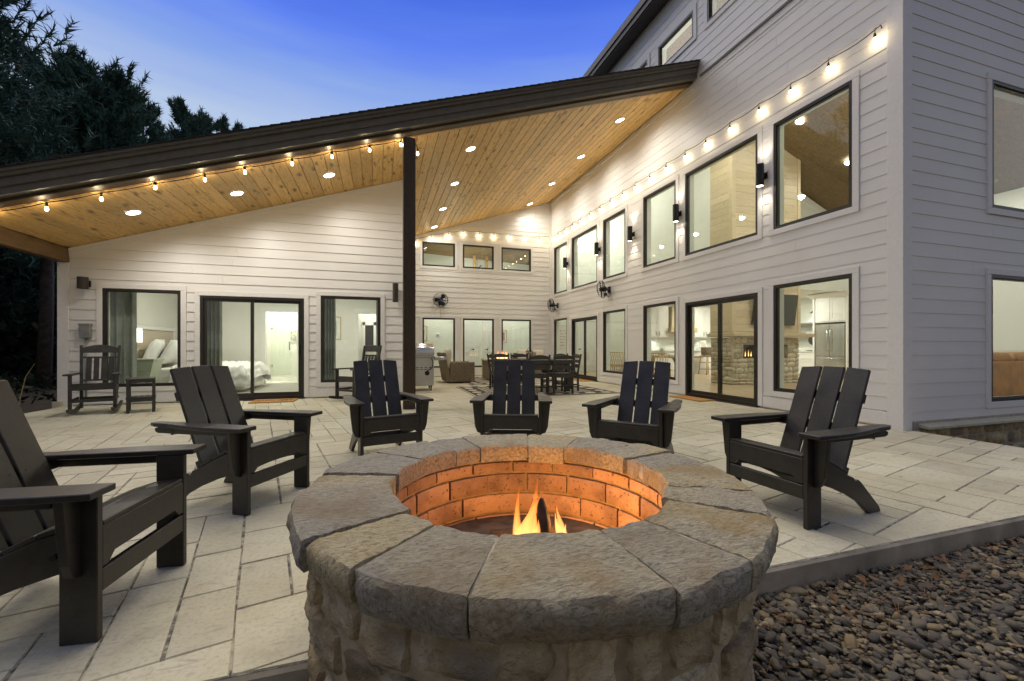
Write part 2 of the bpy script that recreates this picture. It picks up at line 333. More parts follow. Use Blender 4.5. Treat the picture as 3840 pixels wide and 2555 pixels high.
M_linen = plain('beige_linen', (.55, .47, .36), .9, 0, .08, 30, .3)
M_gold = plain('brass', (.55, .38, .16), .3, .9, .1, 9)
M_oakpic = plain('oak_picture_frame', (.45, .30, .14), .5, 0, .1, 12)
M_paper = plain('print_paper', (.78, .77, .72), .8, 0, .02)
M_print = plain('green_print', (.36, .48, .36), .8, 0, .3, 14)
M_print2 = plain('pink_print', (.40, .22, .20), .8, 0, .5, 18)
M_ink = plain('ink', (.05, .05, .05), .8)
M_blue = plain('blue_badge', (.05, .12, .55), .4)
M_bark = plain('pine_bark', (.055, .04, .03), .95, 0, .4, 9, 1.0)
def mk_leaf(name, a, b):
    n = N(name); f = n.noise(n.pos('P'), .9, 4); n.set(n.ramp(f, [(.3, a), (.7, b)]), .7, 0, .2); return n.m
M_needle = mk_leaf('pine_needles', (.042, .092, .075), (.080, .15, .11))
M_under = mk_leaf('undergrowth_leaves', (.012, .02, .012), (.03, .04, .02))
M_litter = plain('leaf_litter', (.045, .030, .020), .95, 0, .5, 9, 1.0)
M_dryleaf = plain('dry_leaf', (.16, .075, .025), .8, 0, .4, 20)
def mk_gravel():
    n = N('river_gravel'); at = n.new('ShaderNodeAttribute', attribute_name='tone'); f = at.outputs['Fac']
    c = n.ramp(f, [(0, (.09, .085, .078)), (.35, (.165, .15, .125)), (.6, (.25, .215, .15)), (.85, (.34, .265, .15)), (1, (.50, .46, .37))])
    c = n.mix(.35, c, n.ramp(n.noise(n.pos('P'), 60, 3), [(.3, (.05, .05, .05)), (.7, (.28, .24, .18))]), 'OVERLAY'); n.set(c, .85, 0, .15); return n.m
M_gravel = mk_gravel()
M_gravelbed = plain('gravel_bed', (.035, .03, .025), .95, 0, .5, 40, 1.0)

# ------------------------------------------------------------------ lamps
def spot(name, loc, power, parent=None, ang=150, blend=.8, rot=(0, 0, 0), col=(1, .96, .88), size=.06):
    l = bpy.data.lights.new(name, 'SPOT'); l.energy = power; l.spot_size = rad(ang); l.spot_blend = blend; l.color = col; l.shadow_soft_size = size
    o = bpy.data.objects.new(name, l); COL.objects.link(o); o.location = loc; o.rotation_euler = rot
    if parent: o.parent = parent
    return o
def point(name, loc, power, parent=None, col=(1, .8, .5), size=.03):
    l = bpy.data.lights.new(name, 'POINT'); l.energy = power; l.color = col; l.shadow_soft_size = size
    o = bpy.data.objects.new(name, l); COL.objects.link(o); o.location = loc
    if parent: o.parent = parent
    return o
def area(name, loc, power, size, parent=None, col=(1, .955, .82), rot=(0, 0, 0)):
    l = bpy.data.lights.new(name, 'AREA'); l.shape = 'DISK'; l.size = size; l.energy = power; l.color = col
    o = bpy.data.objects.new(name, l); COL.objects.link(o); o.location = loc; o.rotation_euler = rot
    if parent: o.parent = parent
    return o

# ================================================================== THE GROUND
XW, YA, YB, YE = 6.26, 9.45, 14.95, 3.60      # side wall, bedroom wall, far wall, end wall planes
zc = lambda x: 4.65 + .329 * (x - .5)          # porch ceiling plane
g = MB(); g.box(-300, 300, -300, 300, -1.2, -.5)
g.build('ground', M_litter, kind='structure')
g = MB(); g.box(-60, -5.32, -40, 60, -.6, -.2); g.build('forest_floor', M_litter, kind='structure')
# patio: slab + stamped stones (ashlar grid turned 13 degrees)
slab = MB(); slab.box(-5.3, 6.36, 1.535, 15.3, -.24, -.007); slab = slab.build('patio', M_slab, kind='structure', bevel=.012)
jb = MB(); jb.box(-5.29, 6.35, 1.547, 15.2, -.02, -.0055); jb.build('joint_bed', M_joint, slab)
def tiles():
    u = .20; n = 80; a13 = rad(13.2); ca, sa = math.cos(a13), math.sin(a13)
    occ = np.zeros((n, n), bool); shapes = [(2, 2), (2, 2), (3, 2), (2, 3), (4, 2), (3, 1), (3, 1), (2, 1), (2, 1), (2, 1), (1, 2), (1, 2), (4, 1), (1, 1), (1, 3)]
    rr = random.Random(5); out = []
    for j in range(n):
        for i in range(n):
            if occ[i, j]: continue
            rr.shuffle(shapes)
            for (w, h) in shapes + [(1, 1)]:
                if i + w <= n and j + h <= n and not occ[i:i + w, j:j + h].any(): break
            occ[i:i + w, j:j + h] = True
            gp = .0028 + .003 * rr.random()
            x0, x1, y0, y1 = i * u - 8 + gp, (i + w) * u - 8 - gp, j * u - 1 + gp, (j + h) * u - 1 - gp
            J = lambda: rr.uniform(-.004, .004)
            q = [(x0 + J(), y0 + J()), (x1 + J(), y0 + J()), (x1 + J(), y1 + J()), (x0 + J(), y1 + J())]
            q = [(x * ca - y * sa + .8, x * sa + y * ca + .6) for x, y in q]
            for f in (lambda p: p[0] + 5.285, lambda p: 6.345 - p[0], lambda p: p[1] - 1.55, lambda p: 15.1 - p[1]):
                q = clip(q, f)
                if len(q) < 3: break
            if len(q) < 3: continue
            cx = sum(p[0] for p in q) / len(q); cy_ = sum(p[1] for p in q) / len(q)
            if (cx < .3 and cy_ > 9.6) or cx > 6.3 and cy_ > 3.8: continue
            out.append((math.hypot(cx - .3, cy_), cx, cy_, q, rr.uniform(-.0012, .0012)))
    return sorted(out)
T = tiles(); rest = MB()
def tile_geo(m, q, dz):
    cx = sum(p[0] for p in q) / len(q); cy_ = sum(p[1] for p in q) / len(q); k = len(q)
    def ins(p, d):
        v = Vector((cx - p[0], cy_ - p[1])); l = max(v.length, 1e-4); return (p[0] + v.x / l * min(d, l * .4), p[1] + v.y / l * min(d, l * .4))
    top = [(*ins(p, .004), dz) for p in q]; bot = [(p[0], p[1], -.0056) for p in q]
    m.add(top + bot, [tuple(range(k))] + [(i, i + k, (i + 1) % k + k, (i + 1) % k) for i in range(k)])
nt = 0
for t in T:
    if nt < 298 and abs(math.degrees(math.atan2(t[1], max(t[2], .01))) - 17.5) < 55:
        m = MB(); tile_geo(m, t[3], t[4]); m.build('paving_stone', M_conc, slab); nt += 1
    else: tile_geo(rest, t[3], t[4])
rest.build('far_paving_stones', M_conc, slab, kind='stuff')

# ================================================================== THE HOUSE
house = thing('house', 'white lap sided modern house with timber porch and bronze framed windows', 'house')
def wall_map(w):
    return {'A': lambda u, z, o: (u, YA - o, z), 'B': lambda u, z, o: (u, YB - o, z), 'S': lambda u, z, o: (XW - o, u, z), 'E': lambda u, z, o: (u, YE - o, z)}[w]
# openings: u0,u1,z0,z1, kind
OP = {
 'A': [(-4.71, -3.534, .318, 2.094, 'w'), (-3.226, -1.437, .014, 2.018, 'd'), (-1.127, .038, .314, 2.092, 'w')],
 'B': [(1.446, 2.58, .314, 2.06, 'w'), (2.865, 4.005, .314, 2.06, 'w'), (4.294, 5.445, .314, 2.06, 'w'), (1.44, 2.58, 3.86, 4.70, 'w'), (2.86, 4.0, 3.86, 4.70, 'w'), (4.29, 5.44, 3.86, 4.70, 'w')],
 'S': [(13.445, 14.584, 2.99, 4.715, 'w'), (11.32, 13.08, 2.985, 4.715, 'w'), (9.806, 10.968, 2.995, 4.72, 'w'), (7.808, 9.006, 2.988, 4.725, 'w'), (5.697, 7.503, 2.976, 4.725, 'w'), (4.168, 5.386, 2.978, 4.73, 'w'),
       (13.445, 14.584, .314, 2.06, 'w'), (11.313, 13.085, .02, 1.978, 'd'), (9.803, 10.972, .312, 2.06, 'w'), (7.808, 9.006, .312, 2.056, 'w'), (5.691, 7.499, .014, 1.98, 'd'), (4.168, 5.388, .314, 2.058, 'w'),
       (7.263, 8.422, 7.475, 8.04, 'w'), (5.70, 6.868, 7.48, 8.04, 'w'), (8.83, 9.98, 7.475, 8.04, 'w')],
 'E': [(8.03, 9.85, 2.957, 4.712, 'w'), (8.01, 9.85, .289, 2.037, 'w')],
}
TRIM = .088
def sheath(w, u0, u1, z0, ztop, thick, m, side=1):
    P = wall_map(w); mb = MB(); us = sorted({u0, u1} | {a for o in OP[w] for a in o[:2] if u0 < a < u1})
    for a, b in zip(us, us[1:]):
        c = (a + b) / 2; zs = z0
        for o in sorted([o for o in OP[w] if o[0] < c < o[1]], key=lambda o: o[2]) + [None]:
            if o: ta = tb = o[2]
            else: ta, tb = ztop(a), ztop(b)
            if max(ta, tb) - zs > .004:
                mb.hexa([P(a, zs, 0), P(b, zs, 0), P(b, zs, -thick), P(a, zs, -thick)], [P(a, ta, 0), P(b, tb, 0), P(b, tb, -thick), P(a, ta, -thick)])
            if o: zs = o[3]
    return mb.build('wall', m, house)
wallA = sheath('A', -5.32, .62, -.2, lambda u: zc(u) - .012, .2, M_drywall)
wallB = sheath('B', .62, 6.25, -.2, lambda u: zc(u) - .012, .2, M_drywall)
wallS = sheath('S', 3.8, 16.6, -.2, lambda u: 8.9, .2, M_drywall)
wallE = sheath('E', 6.27, 15.2, -.45, lambda u: 8.9 - .45 * (u - 6.3), .2, M_drywall)
nsid = {}
def siding(w, parent, u0, u1, zg, zlo, zhi, ztop, exp_, individual=True, joints=True, rs=random.Random(3)):
    P = wall_map(w); row = 0; k0 = int((zlo - zg) / exp_); allmb = MB(); cnt = 0
    z = zg + k0 * exp_
    holes = [(o[0] - TRIM - .002, o[1] + TRIM + .002, o[2] - (TRIM if o[4] == 'w' else .3), o[3] + TRIM) for o in OP[w]]
    while z < zhi - .01:
        za, zb = max(z, zlo), min(z + exp_, zhi)
        # split this course at opening edges
        zs = sorted({za, zb} | {h for o in holes for h in o[2:] if za + .004 < h < zb - .004})
        rects = []
        for a, b in zip(zs, zs[1:]):
            c = (a + b) / 2; cur = [(u0, u1)]
            for h in holes:
                if h[2] < c < h[3]:
                    nx = []
                    for s, e in cur:
                        if h[1] <= s or h[0] >= e: nx.append((s, e)); continue
                        if h[0] > s: nx.append((s, h[0]))
                        if h[1] < e: nx.append((h[1], e))
                    cur = nx
            rects += [(s, e, a, b) for s, e in cur if e - s > .005]
        # group touching rects into boards
        groups = []
        for r in rects:
            hit = [g_ for g_ in groups if any(q[0] < r[1] - 1e-4 and q[1] > r[0] + 1e-4 for q in g_)]
            if hit:
                m_ = [r] + [q for g_ in hit for q in g_]; groups = [g_ for g_ in groups if g_ not in hit] + [m_]
            else: groups.append([r])
        for g_ in groups:
            L = min(r[0] for r in g_); Rr = max(r[1] for r in g_)
            cuts = [L, Rr]
            if joints and Rr - L > 3.2:
                c = L + rs.uniform(.8, min(3.6, Rr - L - .6)); cuts = [L]
                while c < Rr - .5: cuts.append(c); c += 3.66
                cuts.append(Rr)
            for ca, cb in zip(cuts, cuts[1:]):
                mb = MB(); gl = .0015 if ca > L else 0; gr = .0015 if cb < Rr else 0
                for r in g_:
                    s, e = max(r[0], ca + gl), min(r[1], cb - gr)
                    if e - s < .004: continue
                    q = [(s, r[2]), (e, r[2]), (e, r[3]), (s, r[3])]
                    q = clip(q, lambda p: ztop(p[0]) - p[1])
                    if len(q) < 3: continue
                    off = (lambda zz: .0250 - .0150 * (zz - z) / exp_) if w in 'AB' else (lambda zz: .0180 - .0070 * (zz - z) / exp_)
                    n = len(q); vs = [P(p[0], p[1], off(p[1])) for p in q] + [P(p[0], p[1], -.001) for p in q]
                    mb.add(vs, [tuple(range(n)), ] + [(i, (i + 1) % n, n + (i + 1) % n, n + i) for i in range(n)])
                if not mb.v: continue
                if individual: mb.build('siding_plank', M_siding, parent); cnt += 1
                else: allmb.add(mb.v, mb.f)
        z += exp_; row += 1
    if not individual: allmb.build('siding', M_siding, parent, kind='stuff')
    nsid[w] = nsid.get(w, 0) + cnt
siding('A', wallA, -5.183, .50, .067, .24, 6, lambda u: zc(u) - .112, .182)
siding('B', wallB, .56, 6.19, .067, .24, 8, lambda u: zc(u) - .112, .182, individual=False)
siding('S', wallS, 3.752, 14.88, .037, .22, 6.40, lambda u: 20, .18)
siding('S', wallS, 3.752, 14.88, .037, 6.56, 8.83, lambda u: 20, .18, individual=False)
siding('E', wallE, 6.402, 15.0, .037, .10, 6.2, lambda u: 8.6 - .45 * (u - 6.3), .18)
siding('E', wallE, 6.402, 15.0, .037, 6.2, 8.8, lambda u: 8.6 - .45 * (u - 6.3), .18, individual=False)
def trimbox(w, u0, u1, z0, z1, o, name='trim_board', oin=0, parent=house):
    P = wall_map(w); mb = MB(); mb.hexa([P(u0, z0, o), P(u1, z0, o), P(u1, z0, -oin), P(u0, z0, -oin)], [P(u0, z1, o), P(u1, z1, o), P(u1, z1, -oin), P(u0, z1, -oin)])
    return mb.build(name, M_trim, parent, bevel=.003)
# base boards (broken by the sliding doors)
for w, (u0, u1), z0, z1 in (('A', (-5.18, .5), .03, .225), ('B', (.62, 6.19), .03, .225), ('S', (3.752, 14.87), .03, .205)):
    ds = sorted((o[0] - TRIM - .001, o[1] + TRIM + .001) for o in OP[w] if o[4] == 'd'); s = u0
    for a, b in ds + [(u1, None)]:
        trimbox(w, s, a, z0, z1, .026); s = b
# corner boards, rake boards
mb = MB(); mb.box(-5.345, -5.186, YA - .032, YA + .16, -.03, 2.527); mb.build('corner_board', M_trim, house, bevel=.004)
mb = MB(); mb.box(-5.40, -5.26, YA - .06, YA - .033, -.02, .09); mb.build('plinth_block', M_conc, house, bevel=.004)
mb = MB(); mb.box(.501, .645, YA - .030, YB, -.03, 4.55); mb.build('corner_board', M_trim, house, bevel=.004)
mb = MB(); mb.box(XW - .033, 6.40, YE - .032, YE + .15, -.03, 8.9); mb.build('corner_board', M_trim, house, bevel=.005)
mb = MB(); mb.box(6.195, 6.259, YB - .06, YB, 0, 6.40); mb.build('corner_board', M_trim, house, bevel=.004)
for y, x0, x1 in ((YA, -5.185, .5), (YB, .65, 6.19)):
    for (d0, d1, o) in ((.006, .066, .036), (.068, .112, .027)):
        mb = MB(); mb.hexa([(x0, y - o, zc(x0) - d1), (x1, y - o, zc(x1) - d1), (x1, y, zc(x1) - d1), (x0, y, zc(x0) - d1)], [(x0, y - o, zc(x0) - d0), (x1, y - o, zc(x1) - d0), (x1, y, zc(x1) - d0), (x0, y, zc(x0) - d0)])
        mb.build('rake_board', M_trim, house)
mb = MB(); mb.box(XW - .036, XW, 7.42, YB - .06, 6.405, 6.50); mb.build('frieze_board', M_trim, house)
mb = MB(); mb.box(XW - .030, XW, 3.752, 7.42, 6.405, 6.515); mb.build('frieze_board', M_trim, house)
mb = MB(); mb.box(XW - .055, XW, 3.70, 7.05, 6.516, 6.555); mb.build('flashing_strip', M_fascia, house)
# windows and sliding doors
def opening(w, o):
    P = wall_map(w); u0, u1, z0, z1, kind = o
    def bx(mb, a, b, c, d, f, k): mb.hexa([P(a, c, f), P(b, c, f), P(b, c, k), P(a, c, k)], [P(a, d, f), P(b, d, f), P(b, d, k), P(a, d, k)])
    ft = .042 if kind == 'w' else .05
    mb = MB(); zf = z0
    bx(mb, u0, u1, z1 - ft, z1, .030, -.05); bx(mb, u0, u1, zf, zf + ft, .030, -.05)
    bx(mb, u0, u0 + ft, zf + ft, z1 - ft, .030, -.05); bx(mb, u1 - ft, u1, zf + ft, z1 - ft, .030, -.05)
    # inner bead, a step back
    bx(mb, u0 + ft, u1 - ft, z1 - ft - .014, z1 - ft, .012, -.04); bx(mb, u0 + ft, u1 - ft, zf + ft, zf + ft + .014, .012, -.04)
    bx(mb, u0 + ft, u0 + ft + .014, zf + ft + .014, z1 - ft - .014, .012, -.04); bx(mb, u1 - ft - .014, u1 - ft, zf + ft + .014, z1 - ft - .014, .012, -.04)
    fr = mb.build('window' if kind == 'w' else 'sliding_door', M_frame, house)
    if kind == 'w':
        g = MB(); bx(g, u0 + ft + .004, u1 - ft - .004, zf + ft + .004, z1 - ft - .004, -.012, -.018); g.build('pane', M_glass, fr)
    else:
        um = u0 + (u1 - u0) * (.48 if w == 'A' else .5); st = .055
        for (a, b, f, nm) in ((u0 + ft, um + .03, .006, 'sash'), (um - .03, u1 - ft, -.026 if w != 'S' else -.026, 'sash')):
            s = MB(); a2, b2, c2, d2 = a, b, zf + ft, z1 - ft
            bx(s, a2, b2, d2 - st, d2, f, f - .03); bx(s, a2, b2, c2, c2 + st + .02, f, f - .03); bx(s, a2, a2 + st, c2 + st + .02, d2 - st, f, f - .03); bx(s, b2 - st, b2, c2 + st + .02, d2 - st, f, f - .03)
            s.build('sash', M_frame, fr)
            g = MB(); bx(g, a2 + st, b2 - st, c2 + st + .02, d2 - st, f - .012, f - .018); g.build('pane', M_glass, fr)
        h = MB(); hu = u1 - ft - .03 if w == 'A' else u1 - ft - .03; bx(h, hu - .015, hu + .015, .85, 1.10, .03, .0); h.build('handle', M_metal_black, fr, bevel=.006)
        sl = MB(); bx(sl, u0 - .02, u1 + .02, -.004, .0135, .07, 0); sl.build('threshold', M_frame, fr)
    t = TRIM; zb = z0 - t if kind == 'w' else .03
    for (a, b, c, d) in ((u0 - t, u1 + t, z1 + .001, z1 + t), (u0 - t, u0 - .001, zb + (t if kind == 'w' else 0), z1), (u1 + .001, u1 + t, zb + (t if kind == 'w' else 0), z1)) + (((u0 - t, u1 + t, zb, z0 - .001),) if kind == 'w' else ()):
        q = MB(); bx(q, a, b, c, d, .036, 0); q.build('casing', M_trim, fr, bevel=.003)
for w in OP:
    for o in OP[w]: opening(w, o)

# ---- porch roof
roofm = MB()
def slope_box(x0, x1, y0, y1, d0, d1): return [(x0, y0, zc(x0) + d0), (x1, y0, zc(x1) + d0), (x1, y1, zc(x1) + d0), (x0, y1, zc(x0) + d0)], [(x0, y0, zc(x0) + d1), (x1, y0, zc(x1) + d1), (x1, y1, zc(x1) + d1), (x0, y1, zc(x0) + d1)]
roofm.hexa(*slope_box(-5.65, XW - .03, 7.16, 16.4, .03, .318)); porch = roofm.build('porch_roof', M_fascia, house)
for d0, d1, y0 in ((.125, .235, 7.13), (.238, .322, 7.085)):
    mb = MB(); mb.hexa(*slope_box(-5.7, XW + (.03 if False else -.03), y0, 7.158, d0, d1)); mb.build('fascia_board', M_fascia, porch, bevel=.004)
mb = MB(); mb.hexa(*slope_box(-5.7, XW - .03, 7.06, 7.084, .285, .325)); mb.build('drip_edge', M_fascia, porch)
sh = MB(); ns = 88; x0 = -5.75; dx = (XW - .03 - x0) / ns
for i in range(ns):
    a = x0 + i * dx; b = a + dx + .02
    if i == ns - 1: b = XW - .03
    sh.add([(a, 7.035, zc(a) + .329), (b, 7.035, zc(b) + .329), (b, 16.4, zc(b) + .329), (a, 16.4, zc(a) + .329), (a, 7.035, zc(a) + .346), (b, 7.035, zc(b) + .334), (b, 16.4, zc(b) + .334), (a, 16.4, zc(a) + .346)], [(3, 2, 1, 0), (4, 5, 6, 7), (0, 1, 5, 4), (1, 2, 6, 5), (2, 3, 7, 6), (3, 0, 4, 7)])
sh.build('shingles', M_shingle, porch, kind='stuff')
# front beam in three lengths, eave beam, post
bx = [-5.5, -2.28, 2.22, XW - .034]
for a, b in zip(bx, bx[1:]):
    mb = MB(); mb.hexa(*slope_box(a + .002, b - .002, 7.27, 7.43, -.012, .128)); mb.build('beam', M_beam, porch, bevel=.006)
mb = MB(); mb.hexa(*slope_box(-5.15, XW - .04, 7.432, 7.475, -.016, -.004)); mb.build('beam_trim', M_pinetrim, porch)
mb = MB(); mb.box(-5.34, -5.19, 7.447, YA + .1, 2.53, 2.775); mb.build('eave_beam', M_sidebeam, porch, bevel=.006)
for px in (.39, -5.36):
    p = MB(); p.box(px, px + .2, 7.25, 7.45, -.01, zc(px) - .075); p = p.build('porch_post', M_post, house, bevel=.008)
cb = [0]
ceil = MB(); ceil.hexa(*slope_box(-5.3, XW - .037, 7.3, 15.0, .012, .028)); ceil = ceil.build('porch_ceiling', M_beam, house)
rc = random.Random(8)
bw = .188; nb = int((XW - .04 + 5.19) / bw)
for i in range(nb + 1):
    a = -5.19 + i * bw; b = min(a + bw, XW - .037)
    if b - a < .03: continue
    y0, y1 = 7.476, (YA - .001 if b < .505 else YB - .001)
    cuts = [y0, y1] if y1 - y0 < 3 else [y0, y0 + rc.uniform(2.2, 5.2), y1]
    for c, d in zip(cuts, cuts[1:]):
        e = .006; mb = MB(); B0 = [(a + .001, c + .0006, zc(a) + .014), (b - .001, c + .0006, zc(b) + .012), (b - .001, d - .0006, zc(b) + .012), (a + .001, d - .0006, zc(a) + .012)]
        B1 = [(a + e + .001, c + .0006, zc(a + e)), (b - e - .001, c + .0006, zc(b - e)), (b - e - .001, d - .0006, zc(b - e)), (a + e + .001, d - .0006, zc(a + e))]
        B2 = [(x, y, z - .006 + .006) for x, y, z in B1]
        mb.hexa(B2, B0); mb.build('ceiling_board', M_pine, ceil); cb[0] += 1
# ---- main roof: high eave over the side wall, falling away to the far side
mr = MB(); zr = lambda x: 9.02 - .45 * (x - 6.26)
mr.hexa([(5.93, 3.2, zr(5.93) - .1), (15.8, 3.2, zr(15.8) - .1), (15.8, 17.2, zr(15.8) - .1), (5.93, 17.2, zr(5.93) - .1)], [(5.93, 3.2, zr(5.93) + .12), (15.8, 3.2, zr(15.8) + .12), (15.8, 17.2, zr(15.8) + .12), (5.93, 17.2, zr(5.93) + .12)])
mr = mr.build('main_roof', M_shingle, house)
for x0, x1, z0, z1 in ((5.90, 5.928, 8.90, 9.16), (5.87, 5.899, 9.03, 9.20)):
    mb = MB(); mb.box(x0, x1, 3.2, 17.2, z0, z1); mb.build('fascia_board', M_fascia, mr)
mb = MB(); mb.box(5.93, XW, 3.2, 17.2, 8.87, 8.90); mb.build('soffit', M_fascia, mr)
# bedroom wing shell
mb = MB(); mb.box(-5.32, -5.13, YA + .2, 15.0, -.2, 2.75); mb.build('wall', M_siding, house)
mb = MB(); mb.box(.45, .62, YA + .2, 16.4, -.2, 4.6); mb.build('wall', M_siding, house)
mb = MB(); mb.box(-5.13, .45, YA + .2, 14.8, 2.72, 2.80); mb.build('interior_ceiling', M_drywall, house)
mb = MB(); mb.box(-5.13, .45, YA, 14.8, -.05, .012); mb.build('interior_floor', M_carpet, house)
# stone veneer under the end wall
mb = MB(); mb.hexa([(6.50, 3.44, .015), (15, 3.44, .015), (15, 3.59, .02), (6.50, 3.59, .02)], [(6.50, 3.44, .05), (15, 3.44, .05), (15, 3.59, .075), (6.50, 3.59, .075)]); mb.build('stone_ledge', M_conc, house, bevel=.004)
mb = MB(); mb.box(6.41, 15, 3.56, 3.60, -.6, .10); mb.build('foundation', M_mortar, house)

def rough_stone(mp, u0, u1, z0, z1, seedv, bulge=.03, depth=.06, nu=6, nv=4, gap=.008, amp=.012, rnd_=.22):
    """a stone face on a surface map mp(u, z, out)"""
    vs = []; fs = []
    cu, cz = (u0 + u1) / 2, (z0 + z1) / 2; hu, hz = (u1 - u0) / 2 - gap, (z1 - z0) / 2 - gap
    sv = Vector((seedv * 7.3, seedv * 3.1, seedv)); rq = random.Random(int(seedv * 1000)); skew = (rq.uniform(-.1, .1), rq.uniform(-.12, .12))
    for j in range(nv + 1):
        for i in range(nu + 1):
            s = i / nu * 2 - 1; t = j / nv * 2 - 1
            k = 1 - rnd_ * .6 * (abs(s) ** 4 * abs(t) ** 4); n1 = noise.noise(sv + Vector((s * 1.3, t * 1.3, 0))); n2 = noise.noise(sv + Vector((s * 3.4 + n1, t * 3.4, 9))); n3 = noise.noise(sv + Vector((s * 8, t * 8, 3)))
            wob = 1 + .13 * noise.noise(sv + Vector((s * 1.9, t * 1.9, 5)))
            ds, dt = skew[0] * t, skew[1] * s
            edge = (1 - abs(s) ** 7) * (1 - abs(t) ** 7)
            vs.append(mp(cu + (s + ds) * hu * k * wob, cz + (t + dt) * hz * k * wob, bulge * edge ** .45 + (amp * .8 * n1 + amp * .75 * (noise.ridged_multi_fractal(sv + Vector((u0 * 3 + s * hu * 16, t * hz * 16, 2)), .9, 2.1, 5, 1.0, 2.0) - 1.1)) * min(1, edge * 2 + .15)))
    n = len(vs)
    for j in range(nv):
        for i in range(nu): q = j * (nu + 1) + i; fs.append((q, q + 1, q + nu + 2, q + nu + 1))
    ring = [i for i in range(nu + 1)] + [j * (nu + 1) + nu for j in range(1, nv + 1)] + [nv * (nu + 1) + i for i in range(nu - 1, -1, -1)] + [j * (nu + 1) for j in range(nv - 1, 0, -1)]
    for q in ring:
        s = (q % (nu + 1)) / nu * 2 - 1; t = (q // (nu + 1)) / nv * 2 - 1
        vs.append(mp(cu + s * hu * .97, cz + t * hz * .97, -depth))
    m = len(ring)
    for i in range(m): fs.append((ring[i], n + i, n + (i + 1) % m, ring[(i + 1) % m]))
    return vs, fs
rs = random.Random(4); z = -.58
for h in (.16, .12, .17, .13):
    u = 6.42
    while u < 10.5:
        L = rs.uniform(.14, .38); mb = MB(); mb.add(*rough_stone(lambda a, b, o: (a, 3.56 - o, b), u, u + L, z, min(z + h, .014), rs.random() * 90, .02, .03, 5, 3, .006, .008)); mb.build('foundation_stone', M_veneer, house, smooth='auto'); u += L
    z += h

# ================================================================== ROOMS BEHIND THE GLASS
def room(name, m, *b): 
    q = MB(); q.box(*b); return q.build(name, m, house)
# bedroom back wall with the bath doorway and the hall doorway
def rect_wall(y, x0, x1, z0, z1, holes, t, m):
    q = MB(); xs = sorted({x0, x1} | {h for o in holes for h in o[:2]})
    for a, b in zip(xs, xs[1:]):
        c = (a + b) / 2; hit = [o for o in holes if o[0] < c < o[1]]
        q.box(a, b, y, y + t, hit[0][2] if hit else z0, z1)
    return q.build('interior_wall', m, house)
def door_casing(x0, x1, zt, y, m=M_white):
    q = MB(); q.box(x0 - .11, x0, y - .02, y, .012, zt); q.box(x1, x1 + .11, y - .02, y, .012, zt); q.box(x0 - .13, x1 + .13, y - .03, y, zt, zt + .13); q.box(x0 - .15, x1 + .15, y - .04, y, zt + .13, zt + .155)
    return q.build('door_casing', m, house)
rect_wall(13.3, -5.13, .45, 0, 2.72, [(-3.0, -2.2, 2.03), (-.57, .22, 2.03)], .1, M_bedwall)
door_casing(-3.0, -2.2, 2.03, 13.3); door_casing(-.57, .22, 2.03, 13.3)
room('interior_wall', M_bedwall, -5.13, -5.08, YA + .21, 13.3, 0, 2.72)
q = MB(); q.box(-5.08, -3.15, 13.27, 13.3, .012, .14); q.box(-2.05, -.72, 13.27, 13.3, .012, .14); q.build('baseboard', M_white, house)
# bath beyond
room('bath_floor', M_tile, -3.4, -1.6, 13.4, 14.8, .0, .03)
room('bath_wall', M_tile, -3.4, -1.6, 14.7, 14.78, 0, 2.72); room('bath_wall', M_bedwall, -3.42, -3.3, 13.4, 14.7, 0, 2.72); room('bath_wall', M_bedwall, -2.0, -1.9, 13.4, 14.7, 0, 2.72)
tw = random.Random(2)
q = MB()
for i in range(11):
    for j in range(9):
        x = -3.28 + i * .118; zz = .1 + j * .3 - (.15 if i % 2 else 0); q.box(x + .003, x + .115, 14.69, 14.70, max(zz + .003, .03), min(zz + .297, 2.7))
q.build('wall_tiles', M_tile, house, kind='stuff')
room('shower_curb', M_tile, -3.3, -2.0, 14.1, 14.2, .03, .16)
q = MB(); q.box(-3.05, -2.5, 14.14, 14.15, .2, 1.95); q.build('shower_glass', M_glass, house)
q = MB(); q.box(-3.06, -2.99, 14.12, 14.17, 1.55, 1.63); q.box(-3.06, -2.99, 14.12, 14.17, .45, .53); q.box(-2.56, -2.53, 14.1, 14.12, .95, 1.2); q.build('shower_hardware', M_steel, house, bevel=.003)
q = MB(); q.box(-2.62, -2.30, 14.665, 14.688, 1.18, 1.55); q.build('mosaic_niche', M_print if False else M_counter, house)
q = MB()
for i in range(8):
    for j in range(9): 
        if tw.random() < .35: q.box(-2.61 + i * .039, -2.58 + i * .039, 14.66, 14.6655, 1.19 + j * .04, 1.22 + j * .04)
q.build('mosaic_chips', M_grey, house, kind='stuff')
# hall beyond second doorway
room('hall_wall', M_bedwall, -.7, .45, 14.6, 14.7, 0, 2.72)
q = MB(); q.box(-.42, -.16, 14.58, 14.6, .9, 1.75); q.build('hall_window', M_dark, house)
q = MB(); q.box(-.5, -.42, 14.57, 14.6, .2, 1.85); q.box(-.16, -.08, 14.57, 14.6, .2, 1.85); q.box(-.52, -.06, 14.57, 14.6, 1.75, 1.9); q.build('hall_window_trim', M_white, house)

